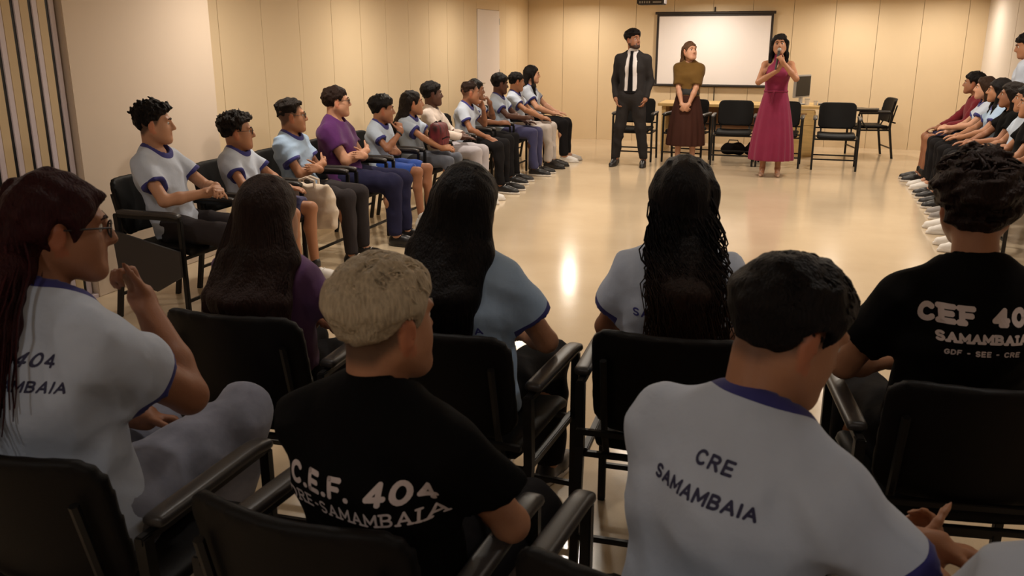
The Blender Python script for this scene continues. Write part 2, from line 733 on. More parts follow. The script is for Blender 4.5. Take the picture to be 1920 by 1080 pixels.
# left wall panels between pier and far corner, with the door
pl = MB().box((-0.012, 0.003, 0), (0, PW - 0.003, CEIL)).mesh('panel')
DY0, DY1 = 12.22, 13.2
y = 5.6
while y < YF - 0.02:
    y1 = min(y + PW, YF)
    if not (y1 > DY0 - 0.01 and y < DY1 + 0.01):
        if y1 - y > PW - 1e-6:
            o = obj('panel', pl, M_WALL, wl)
            o.location = (XL, y, 0)
        else:
            MB().box((XL - 0.012, y + 0.003, 0), (XL, y1, CEIL)).build('panel', M_WALL, wl)
    else:
        for (a, b2) in ((y, min(y1, DY0)), (max(y, DY1), y1)):
            if b2 - a > 0.03:
                MB().box((XL - 0.012, a + 0.003, 0), (XL, b2 - 0.002, CEIL)).build('panel', M_WALL, wl)
    y += PW
MB().box((XL - 0.012, DY0, 2.055), (XL, DY1, CEIL)).build('panel', M_WALL, wl)
d1 = struct('door_1', MB().box((XL - 0.01, DY0 + 0.004, 0.01), (XL + 0.012, DY1 - 0.004, 2.05), 0.002), M_DOOR)
hd = MB().lathe([(0.026, 0), (0.026, 0.008), (0.012, 0.012), (0.012, 0.045)], (0, 0, 0), 14)
hd.tube([(0, 0, 0.04), (0, 0.11, 0.04)], 0.009, 8)
h_ = hd.build('handle', M_CHROME, d1, True)
h_.matrix_local = Matrix.Translation((XL + 0.012, DY0 + 0.07, 1.02)) @ Matrix.Rotation(R(90), 4, 'Y')
for hz in (0.25, 1.1, 1.85):
    MB().tube([(XL + 0.014, DY1 - 0.01, hz), (XL + 0.014, DY1 - 0.01, hz + 0.09)], 0.008, 8).build('hinge', M_CHROME, d1)
# right wall: two smooth white leaves with a dark joint between them
for (a, b2) in ((YB, 6.0), (6.01, 9.4), (9.41, 12.83), (12.85, YF)):
    MB().box((XR, a, 0), (XR + 0.012, b2, CEIL)).build('panel', M_WHITEW, wr)
# pier on the left
struct('wall_pier', MB().box((XL - 0.2, 4.42, 0), (XL + 0.19, 5.84, CEIL), 0.004), M_PIER)
# near left wall surface, behind the slatted partition
MB().box((XL - 0.012, YB, 0), (XL, 4.42, CEIL)).build('panel', M_PIER, wl)

# slatted partition near the camera on the left
part = empty('slatted_partition', (XL + 0.15, 4.4, 0))
tag(part, 'tall folding partition of beige slats with pale metal profiles at left edge', 'partition')
M_SLAT = mat('slat_beige', (0.62, 0.47, 0.28), 0.6)
M_PROF = mat('profile_pale_metal', (0.66, 0.58, 0.63), 0.45)
js = MB().box((-0.03, -0.06, 0.02), (-0.002, -0.041, CEIL - 0.02)).mesh('joint_strip')
sm = MB().box((-0.02, -0.0655, 0.03), (0.0, -0.003, CEIL - 0.03), 0.002).mesh('slat')
pm2 = MB().box((-0.03, -0.04, 0.02), (0.004, 0, CEIL - 0.02), 0.003).mesh('profile')
bk = MB().box((-0.1, -1.7, 0.0), (-0.06, 0.01, CEIL)).build('backing', M_BLACK, part)
for i in range(13):
    o = obj('profile', pm2, M_PROF, part)
    o.location = (0, -0.127 * i, 0)
    o = obj('joint_strip', js, M_BLACK, part)
    o.location = (0, -0.127 * i, 0)
    o = obj('slat', sm, M_SLAT, part)
    o.location = (0, -0.127 * i - 0.058, 0)
MB().box((-0.06, -1.7, CEIL - 0.03), (0.04, 0.01, CEIL)).build('top_rail', M_PROF, part)
MB().box((-0.06, -1.7, 0), (0.04, 0.01, 0.025)).build('bottom_rail', M_PROF, part)

# ceiling downlights
M_LAMP = mat('lamp_diffuser', (1, 0.9, 0.75), 0.5, emit=(LAMP_COL, 9.0))
ring = MB().lathe([(0.105, 0), (0.125, 0), (0.125, -0.012), (0.1, -0.012)], (0, 0, 0), 28)
ringm = ring.mesh('ring', True)
disc = MB().lathe([(0.1, -0.006), (0.098, -0.016)], (0, 0, 0), 28).mesh('diffuser')
for i, (lx, ly, lw) in enumerate(LAMPS):
    t = empty('ceiling_downlight', (lx, ly, CEIL))
    row = {13.9: 'nearest the screen wall', 11.0: 'over the speakers', 8.4: 'over the middle of the floor',
           5.8: 'over the near end of the open floor', 2.6: 'added to brighten the foreground rows', -0.4: 'added behind the camera as fill', 9.6: 'above the right-hand row'}[ly]
    side = {-3.45: 'on the left', -1.4: 'left of centre', 0.65: 'right of centre', 1.9: 'by the right wall'}[lx]
    tag(t, 'round recessed ceiling downlight ' + row + ', ' + side, 'ceiling light', 'ceiling downlights')
    obj('trim_ring', ringm, M_WHITEP, t)
    obj('diffuser', disc, M_LAMP, t)
    ld = bpy.data.lights.new('downlight_lamp', 'AREA')
    ld.shape = 'DISK'
    ld.size = 0.19
    ld.energy = lw
    ld.color = LAMP_COL if ly > 4 else (1.0, 0.93, 0.86)  # cooler tint on the added foreground fill lamps
    ld.spread = R(172)
    lo_ = bpy.data.objects.new('downlight_lamp', ld)
    link(lo_, t)
    lo_.location = (0, 0, -0.024)

# ------------------------------------------------------------------ projection screen, projector
sx0, sx1, sz0, sz1 = -2.27, -0.47, 0.92, 2.02
ps = empty('projection_screen', ((sx0 + sx1) / 2, YF, 0))
tag(ps, 'white projection screen with black border hanging on the far wall', 'screen')
cx = (sx0 + sx1) / 2
MB().box((sx0 - cx, -0.05, sz0), (sx1 - cx, -0.044, sz1)).build('screen_fabric', M_SCREEN, ps)
for (a, b2) in (((sx0 - cx, -0.054, sz1 - 0.03), (sx1 - cx, -0.0435, sz1 + 0.01)),
                ((sx0 - cx, -0.053, sz0 + 0.02), (sx0 - cx + 0.035, -0.0435, sz1)),
                ((sx1 - cx - 0.035, -0.053, sz0 + 0.02), (sx1 - cx, -0.0435, sz1))):
    MB().box(a, b2).build('border', M_SCRB, ps)
MB().tube([(sx0 - cx - 0.06, -0.05, sz0), (sx1 - cx + 0.02, -0.05, sz0)], 0.022, 12).build('bottom_bar', M_SCRB, ps, True)
MB().tube([(sx0 - cx - 0.03, -0.05, sz1 + 0.02), (sx1 - cx + 0.03, -0.05, sz1 + 0.02)], 0.022, 12).build('case', M_SCRB, ps, True)
MB().tube([(0.0, -0.03, sz1 + 0.03), (0.0, -0.03, sz1 + 0.1), (0.0, -0.014, sz1 + 0.1)], 0.012, 8).build('hook', M_SCRB, ps, True)
pj = empty('ceiling_projector', (-1.77, 11.0, CEIL))
tag(pj, 'black projector hung under the ceiling above the speakers', 'projector')
MB().box((-0.16, -0.13, -0.24), (0.16, 0.13, -0.14), 0.012).build('body', M_SCRB, pj, True)
MB().tube([(0, 0, 0), (0, 0, -0.15)], 0.02, 12).build('mount_pole', M_SCRB, pj)
MB().tube([(0.08, 0.12, -0.19), (0.08, 0.155, -0.19)], 0.035, 14).build('lens', M_GREYP, pj, True)
for i in range(5):
    MB().box((-0.13 + i * 0.028, -0.133, -0.225), (-0.115 + i * 0.028, -0.129, -0.2)).build('vent', M_GREYP, pj)
MB().box((0.03, -0.133, -0.22), (0.13, -0.129, -0.205)).build('port_panel', M_GREYP, pj)

# ------------------------------------------------------------------ table
tb = empty('conference_table', (-0.75, 13.75, 0))
tag(tb, 'long pale wood table behind the row of black armchairs', 'table')
MB().box((-1.25, -0.4, 0.68), (1.05, 0.4, 0.72), 0.004).build('table_top', M_TABLE, tb)
MB().box((-1.2, 0.1, 0.3), (0.75, 0.13, 0.68)).build('modesty_panel', M_TABLE2, tb)
MB().box((-1.2, -0.3, 0.0), (-1.14, 0.3, 0.68)).build('end_panel', M_TABLE, tb)
MB().box((0.62, -0.36, 0.0), (1.0, 0.36, 0.62), 0.003).build('drawer_pedestal', M_TABLE, tb)
dr = MB().box((0.64, -0.375, 0.45), (0.98, -0.358, 0.66), 0.003).build('drawer', M_TABLE, tb)
MB().box((0.74, -0.385, 0.6), (0.88, -0.373, 0.618)).build('pull', M_TABLE2, dr)

mon = empty('flat_monitor', (0.03, 13.72, 0.72), R(62))
tag(mon, 'thin grey flat monitor standing edge-on on the table', 'monitor')
MB().box((-0.22, -0.02, 0.1), (0.22, 0.02, 0.42), 0.005).build('housing', M_GREYP, mon)
MB().box((-0.2, -0.024, 0.12), (0.2, -0.0195, 0.4)).build('display', M_BLACK, mon)
MB().box((-0.03, -0.01, 0.01), (0.03, 0.02, 0.12)).build('stand', M_GREYP, mon)
MB().box((-0.12, -0.08, 0), (0.12, 0.08, 0.014), 0.004).build('base', M_GREYP, mon)
for nm, lab, cat_, px_, hgt, rad, mt in (('paper_cup', 'small white cup beside the monitor on the table', 'cup', 0.12, 0.09, 0.035, M_WHITEP),
                                         ('small_jar', 'short pale jar with dark lid on the table', 'jar', 0.235, 0.06, 0.028, M_WHITEP)):
    t = empty(nm, (px_, 13.62, 0.72))
    tag(t, lab, cat_)
    MB().lathe([(rad * 0.8, 0), (rad, hgt * 0.9)], (0, 0, 0), 16).build('body', mt, t, True)
    MB().lathe([(rad * 1.04, hgt * 0.9), (rad * 1.04, hgt)], (0, 0, 0), 16).build('lid', M_GREYP, t, True)
t = empty('equipment_box', (0.36, 13.6, 0.72))
tag(t, 'low dark flat equipment box at the right end of the table', 'box')
MB().box((-0.09, -0.06, 0), (0.09, 0.06, 0.032), 0.004).build('case', M_GREYP, t)
MB().box((-0.08, -0.062, 0.008), (0.0, -0.0595, 0.024)).build('front_panel', M_SCRB, t)
# bags under the table
for (bx_, by_, sc1, lab) in ((-0.86, 13.3, 0.8, 'dark cloth bag on the floor under the table'), (-0.5, 13.3, 1.0, 'square black bag on the floor beside the wine dress')):
    t = empty('bag', (bx_, by_, 0))
    tag(t, lab, 'bag')
    sd = SDF().cone((-0.13 * sc1, 0, 0.08), (0.13 * sc1, 0, 0.08), 0.075, k=0.03).cone((-0.1 * sc1, 0, 0.16 * sc1), (0.1 * sc1, 0, 0.16 * sc1), 0.05, k=0.04)
    V, F = sd.mesh(0.012, wob(3, 0.006, 40), zmin=0.0)
    obj('body', npmesh('bag', V, F), M_BTROU, t)
    MB().tube([(-0.08, 0, 0.2 * sc1), (-0.06, 0, 0.27 * sc1), (0.06, 0, 0.27 * sc1), (0.08, 0, 0.2 * sc1)], 0.008, 6).build('handle', M_BTROU, t, True)
# cable from screen to table
tag(MB().tube([(-1.31, YF - 0.02, 0.9), (-1.31, YF - 0.02, 0.75), (-1.30, YF - 0.03, 0.3), (-1.28, YF - 0.03, 0.004)], 0.008, 6).build('cable', M_SCRB, None, True),
    'thin black cable running down the wall below the projection screen', 'cable')


# ------------------------------------------------------------------ chairs
def chair_meshes():
    C = {}
    HW = 0.27
    # square-tube side frames: front leg, rear leg, arm rail
    def bar(a, b2, wd=0.024):
        return MB().tube([a, b2], wd * 0.72, 4)
    C['leg_f'] = MB().box((-0.013, -0.013, 0), (0.013, 0.013, 0.625), 0.003).mesh('leg')
    lb = MB()
    lb.poly([(-0.013, -0.29, 0), (-0.013, -0.262, 0), (-0.013, -0.19, 0.42), (-0.013, -0.2, 0.635), (-0.013, -0.228, 0.635), (-0.013, -0.218, 0.42)], (0.026, 0, 0))
    C['leg_r'] = lb.mesh('leg')
    # seat: cushioned slab with rounded front
    sd = SDF().fn((0, 0.04, 0.435), 0.35, lambda X, Y, Z: rbox(X, Y - 0.035, Z - 0.43 + 0.35 * (X ** 2) * -0.5 + 0.25 * np.maximum(Y - 0.15, 0) ** 2 * 4, 0.235, 0.235, 0.024, 0.02))
    V, F = sd.mesh(0.018)
    C['seat'] = npmesh('seat', V, F)
    # curved, slightly reclined backrest
    def bk(X, Y, Z):
        yc = -0.255 - 0.055 * (1 - (X / 0.235) ** 2) - 0.22 * (Z - 0.66) + 0.03
        d2 = rbox2(X, Z - 0.665, 0.235, 0.17, 0.07)
        return np.maximum(d2, np.abs(Y - yc) * 0.95 - 0.017)
    sd = SDF().fn((0, -0.25, 0.66), 0.3, bk)
    V, F = sd.mesh(0.013)
    C['back'] = npmesh('backrest', relax(V, F, 2), F)
    sd = SDF().fn((0, 0.0, 0.655), 0.3, lambda X, Y, Z: rbox(X, Y - 0.02, Z - 0.655 + 0.25 * np.maximum(Y - 0.15, 0) ** 2 * 6, 0.028, 0.215, 0.015, 0.014))
    V, F = sd.mesh(0.009)
    C['arm'] = npmesh('armrest', relax(V, F, 1), F)
    C['arm_rail'] = MB().box((-0.011, -0.23, 0.62), (0.011, 0.235, 0.642), 0.003).mesh('arm_rail')
    C['seat_rail'] = MB().box((-0.011, -0.2, 0.385), (0.011, 0.235, 0.41), 0.003).mesh('seat_rail')
    C['stretch'] = MB().box((-HW, -0.009, -0.009), (HW, 0.009, 0.009), 0.002).mesh('stretcher')
    C['brace'] = MB().tube([(0.0, -0.19, 0.4), (0.0, -0.245, 0.5), (0.0, -0.30, 0.74)], 0.011, 6).mesh('back_support', True)
    # folded writing tablet: flat panel hanging at the side
    C['tablet_dn'] = MB().poly([(0, -0.22, 0.55), (0, 0.24, 0.45), (0, 0.24, 0.30), (0, 0.06, 0.2), (0, -0.2, 0.27)], (0.016, 0, 0)).mesh('writing_tablet')
    C['tablet_up'] = MB().poly([(-0.05, -0.1, 0), (0.06, -0.14, 0), (0.3, 0.02, 0), (0.34, 0.3, 0), (0.05, 0.34, 0), (-0.05, 0.2, 0)], (0, 0, 0.016)).mesh('writing_tablet')
    C['tab_arm'] = MB().tube([(0, 0.1, 0.4), (0.02, 0.18, 0.52), (0.02, 0.2, 0.64)], 0.011, 6).mesh('tablet_bracket')
    return C


def rbox(x, y, z, a, b2, c, r):
    qx, qy, qz = np.abs(x) - (a - r), np.abs(y) - (b2 - r), np.abs(z) - (c - r)
    o_ = np.sqrt(np.maximum(qx, 0) ** 2 + np.maximum(qy, 0) ** 2 + np.maximum(qz, 0) ** 2)
    return o_ + np.minimum(np.maximum(qx, np.maximum(qy, qz)), 0) - r


def rbox2(x, z, a, c, r):
    qx, qz = np.abs(x) - (a - r), np.abs(z) - (c - r)
    return np.sqrt(np.maximum(qx, 0) ** 2 + np.maximum(qz, 0) ** 2) + np.minimum(np.maximum(qx, qz), 0) - r


CM = chair_meshes()


def chair(loc, rz, label, group, tablet=None, name='armchair'):
    t = empty(name, (loc[0], loc[1], 0), rz)
    tag(t, label, 'chair', group)
    obj('seat', CM['seat'], M_VINYL, t)
    obj('backrest', CM['back'], M_VINYL, t)
    for s in (-1, 1):
        o = obj('leg', CM['leg_f'], M_BLACK, t)
        o.location = (s * 0.27, 0.23, 0)
        o = obj('leg', CM['leg_r'], M_BLACK, t)
        o.location = (s * 0.27, 0, 0)
        o = obj('armrest', CM['arm'], M_PAD, t)
        o.location = (s * 0.272, 0, 0)
        o = obj('arm_rail', CM['arm_rail'], M_BLACK, t)
        o.location = (s * 0.27, 0, 0)
        o = obj('back_support', CM['brace'], M_BLACK, t)
        o.location = (s * 0.19, 0, 0)
        o = obj('seat_rail', CM['seat_rail'], M_BLACK, t)
        o.location = (s * 0.258, 0, 0)
    for (yy, zz) in ((0.23, 0.14), (-0.262, 0.14), (0.22, 0.395), (-0.2, 0.395), (-0.272, 0.5)):
        o = obj('stretcher', CM['stretch'], M_BLACK, t)
        o.location = (0, yy, zz)
    if tablet in ('down', 'down_left'):
        s = 1 if tablet == 'down' else -1
        o = obj('writing_tablet', CM['tablet_dn'], M_PAD, t)
        o.location = (s * 0.30, 0, 0)
    if tablet == 'up':
        o = obj('writing_tablet', CM['tablet_up'], M_PAD, t)
        o.location = (-0.3, 0.1, 0.68)
        o = obj('tablet_bracket', CM['tab_arm'], M_BLACK, t)
        o.location = (-0.29, 0, 0)
    return t


# ------------------------------------------------------------------ people
def rotm(yaw=0, pitch=0, roll=0):
    """yaw about z (left +), pitch about x (up +), roll about y"""
    return np.array(Matrix.Rotation(R(yaw), 3, 'Z') @ Matrix.Rotation(R(pitch), 3, 'X') @ Matrix.Rotation(R(roll), 3, 'Y'))


def ik(a, b2, l1, l2, hint):
    d = b2 - a
    L = np.linalg.norm(d)
    if L > (l1 + l2) * 0.995:
        b2 = a + d / L * (l1 + l2) * 0.995
        d = b2 - a
        L = np.linalg.norm(d)
    n = d / L
    x_ = (l1 * l1 - l2 * l2 + L * L) / (2 * L)
    hgt = math.sqrt(max(l1 * l1 - x_ * x_, 1e-6))
    p = np.array(hint, float)
    p = p - n * (p @ n)
    p /= np.linalg.norm(p) + 1e-9
    return a + n * x_ + p * hgt, b2


def rodr(v, k, a):
    k = k / (np.linalg.norm(k) + 1e-9)
    return v * math.cos(a) + np.cross(k, v) * math.sin(a) + k * (k @ v) * (1 - math.cos(a))


def hand(sd, W, d, n, side, curl, sc, spread=0.0, thumb=0.6):
    d = d / np.linalg.norm(d)
    n = n - d * (n @ d)
    n = n / (np.linalg.norm(n) + 1e-9)
    s = np.cross(d, n) * (1 if side == 'R' else -1)
    sd.cone(W, W + d * 0.02 * sc, 0.025 * sc, 0.027 * sc, k=0.015, u=n, f=0.75)
    # palm: wide and flat -> sweep of three cones
    for o_ in (-0.026, -0.009, 0.009, 0.026):
        sd.cone(W + d * 0.015 * sc + s * o_ * 0.6 * sc, W + d * 0.088 * sc + s * o_ * sc, 0.0135 * sc, 0.0115 * sc, k=0.012)
    for o_, ln, dsp in ((0.028, 0.072, 1), (0.0095, 0.082, 0.3), (-0.0095, 0.076, -0.3), (-0.027, 0.06, -1)):
        p = W + d * 0.086 * sc + s * o_ * sc
        dd = d + s * spread * dsp
        dd /= np.linalg.norm(dd)
        for j, (q, r0, r1) in enumerate(((0.44, 0.0098, 0.0088), (0.31, 0.0088, 0.008), (0.25, 0.008, 0.0066))):
            dd = rodr(dd, np.cross(d, n), R(curl[j]))
            p2 = p + dd * ln * q * sc
            sd.cone(p, p2, r0 * sc, r1 * sc, k=0.004)
            p = p2
    p = W + d * 0.025 * sc + s * 0.024 * sc
    dd = d * 0.65 + s * thumb + n * 0.3
    dd /= np.linalg.norm(dd)
    p2 = p + dd * 0.042 * sc
    sd.cone(p, p2, 0.0145 * sc, 0.0105 * sc, k=0.01)
    dd = dd * 0.7 + d * 0.5 + n * 0.15
    dd /= np.linalg.norm(dd)
    p3 = p2 + dd * 0.033 * sc
    sd.cone(p2, p3, 0.0105 * sc, 0.009 * sc, k=0.004)
    p4 = p3 + (dd * 0.8 + d * 0.3) * 0.026 * sc
    sd.cone(p3, p4, 0.0092 * sc, 0.007 * sc, k=0.004)


CRC, CRR = np.array([0, -0.012, 0.03]), np.array([0.076, 0.096, 0.083])
SHOE = {}


def shoe_mesh(kind):
    if kind in SHOE:
        return SHOE[kind]
    sd = SDF()
    if kind == 'heel':
        sd.cone((0, -0.06, 0.075), (0, 0.06, 0.035), 0.026, 0.03, k=0.02, u=(0, 0, 1), f=0.5)
        sd.cone((0, 0.06, 0.03), (0, 0.14, 0.022), 0.033, 0.02, k=0.02)
        sd.cone((0, -0.075, 0.07), (0, -0.08, 0.0), 0.012, 0.008, k=0.01)
    else:
        sd.cone((0, -0.06, 0.04), (0, 0.06, 0.045), 0.036, 0.04, k=0.02)
        sd.cone((0, 0.06, 0.04), (0, 0.16, 0.03), 0.042, 0.034, k=0.02)
        sd.cone((0, -0.055, 0.05), (0, -0.04, 0.095), 0.036, 0.037, k=0.02)
        sd.cone((0, 0.0, 0.075), (0, 0.1, 0.05), 0.026, 0.026, k=0.03)
        sd.cone((0, -0.04, 0.1), (0, -0.04, 0.14), 0.03, 0.034, k=0.006, op='sub')
        sd.fn((0, 0.05, 0.012), 0.2, lambda X, Y, Z: np.maximum(np.sqrt((X / (0.041 + 0.1 * np.clip(Y, 0, 0.07))) ** 2 + ((Y - 0.05) / 0.155) ** 2) * 0.05 - 0.05, np.abs(Z - 0.012) - 0.012), k=0.006)
    V, F = sd.mesh(0.0085, zmin=0.001)
    cz = V[F].mean(1)[:, 2]
    if kind == 'heel':
        up = npmesh('shoe', V, F)
        so = None
    else:
        up = npmesh('shoe', *subset(V, F, cz > 0.024))
        so = npmesh('sole', *subset(V, F, cz <= 0.024))
    # lace / stripe detail
    det = None
    if kind == 'sneaker':
        mb = MB()
        for i in range(4):
            yy = 0.03 + i * 0.022
            zz = 0.103 - i * 0.0115
            mb.tube([(-0.02, yy, zz - 0.012), (0, yy + 0.004, zz), (0.02, yy, zz - 0.012)], 0.0035, 5)
        det = mb.mesh('laces', True)
    SHOE[kind] = (up, so, det)
    return SHOE[kind]


def put_shoe(parent, ank, yaw, scale, kind, m_up, m_sole, m_lace=None):
    up, so, det = shoe_mesh(kind)
    def shared(name, me, material, par):
        if not me.materials:
            me.materials.append(M_SHB)
        ob = link(bpy.data.objects.new(name, me), par)
        ob.material_slots[0].link = 'OBJECT'
        ob.material_slots[0].material = material
        return ob
    o = shared('shoe', up, m_up, parent)
    o.location = (ank[0], ank[1] + 0.03, max(0.0, ank[2] - 0.09))
    o.rotation_euler = (0, 0, R(yaw))
    o.scale = (scale,) * 3
    if so:
        shared('sole', so, m_sole, o)
    if det:
        shared('laces', det, m_lace or m_sole, o)


ARMS = {  # wrist target (right-hand side coordinates; x mirrored for left), elbow hint, finger dir, palm normal, curl
    'crossed_over': ((-0.07, 0.17, 0.735), (1, -0.1, -0.9), (-0.9, -0.15, 0.1), (0, -1, 0.1), (12, 20, 15)),
    'crossed_under': ((-0.02, 0.19, 0.70), (1, -0.1, -0.9), (-1, -0.1, 0.25), (0, -1, -0.1), (15, 25, 20)),
    'lap': ((0.075, 0.26, 0.665), (1, -0.3, -0.6), (-0.75, 0.65, -0.1), (-0.2, -0.3, -1), (25, 30, 20)),
    'thigh': ((0.10, 0.30, 0.645), (1, -0.3, -0.3), (0.0, 1, -0.12), (0, -0.1, -1), (12, 18, 12)),
    'knee': ((0.10, 0.36, 0.65), (1, -0.2, -0.2), (-0.2, 1, -0.25), (0, -0.2, -1), (15, 20, 15)),
    'forward': ((0.06, 0.33, 0.70), (1, -0.2, -0.5), (-0.5, 0.9, 0), (-0.6, -0.3, -0.8), (20, 30, 20)),
    'mouth': ((0.07, 0.20, 0.97), (0.6, 0.3, -1), (-0.45, -0.35, 0.8), (-0.5, -0.8, 0), (55, 70, 45)),
    'chin': ((0.09, 0.16, 0.96), (0.6, 0.3, -1), (-0.35, -0.25, 0.9), (-0.3, -0.9, 0), (70, 75, 45)),
    'cheek': ((0.12, 0.15, 0.97), (0.6, 0.4, -1), (-0.3, -0.4, 0.9), (-0.9, -0.2, 0), (40, 55, 40)),
    'palms_right': ((0.17, 0.30, 0.74), (1, -0.2, -0.6), (0.1, 0.9, 0.05), (-0.8, -0.2, 0.5), (60, 65, 40)),
    'palms_cross': ((-0.10, 0.33, 0.75), (1, 0, -0.7), (-0.75, 0.6, 0.05), (0.1, -0.3, -1), (45, 55, 40)),
    'pocket': ((0.195, 0.05, 0.885), (0.45, -1, 0), (-0.3, 0.35, -0.9), (-1, 0.1, 0.2), (25, 30, 20)),
    'clasp_low': ((0.045, 0.19, 0.87), (1, -0.2, 0.1), (-0.7, 0.25, -0.6), (-0.3, -1, 0), (25, 35, 25)),
    'mic': ((0.06, 0.22, 1.40), (0.8, 0.3, -1), (-0.5, -0.15, 0.7), (-0.6, -0.7, 0.2), (70, 80, 55)),
    'chest': ((-0.02, 0.20, 1.30), (1, 0.1, -0.8), (-0.45, 0.0, 0.9), (-0.4, -0.9, 0), (30, 40, 25)),
    'hang': ((0.23, 0.02, 0.82), (0.6, -1, 0), (0, 0.15, -1), (-1, 0, 0), (15, 20, 15)),
    'camera': ((0.10, 0.28, 1.45), (0.8, 0.2, -1), (-0.4, 0.3, 0.8), (-0.8, 0.2, 0.1), (45, 50, 40)),
}
SKIN = {'fair': (0.52, 0.27, 0.17), 'light': (0.46, 0.235, 0.14), 'tan': (0.37, 0.17, 0.09), 'brown': (0.22, 0.092, 0.048), 'dark': (0.085, 0.034, 0.02), 'mid': (0.29, 0.125, 0.066)}
HAIRC = {'black': (0.008, 0.006, 0.006), 'dark': (0.014, 0.009, 0.007), 'brown': (0.04, 0.02, 0.012), 'lbrown': (0.12, 0.06, 0.03),
         'red': (0.035, 0.007, 0.008), 'blond': (0.56, 0.45, 0.31), 'dbrown': (0.022, 0.011, 0.008)}
TIMES = {}


def interp(v, xs, ys):
    return np.interp(v, xs, ys)


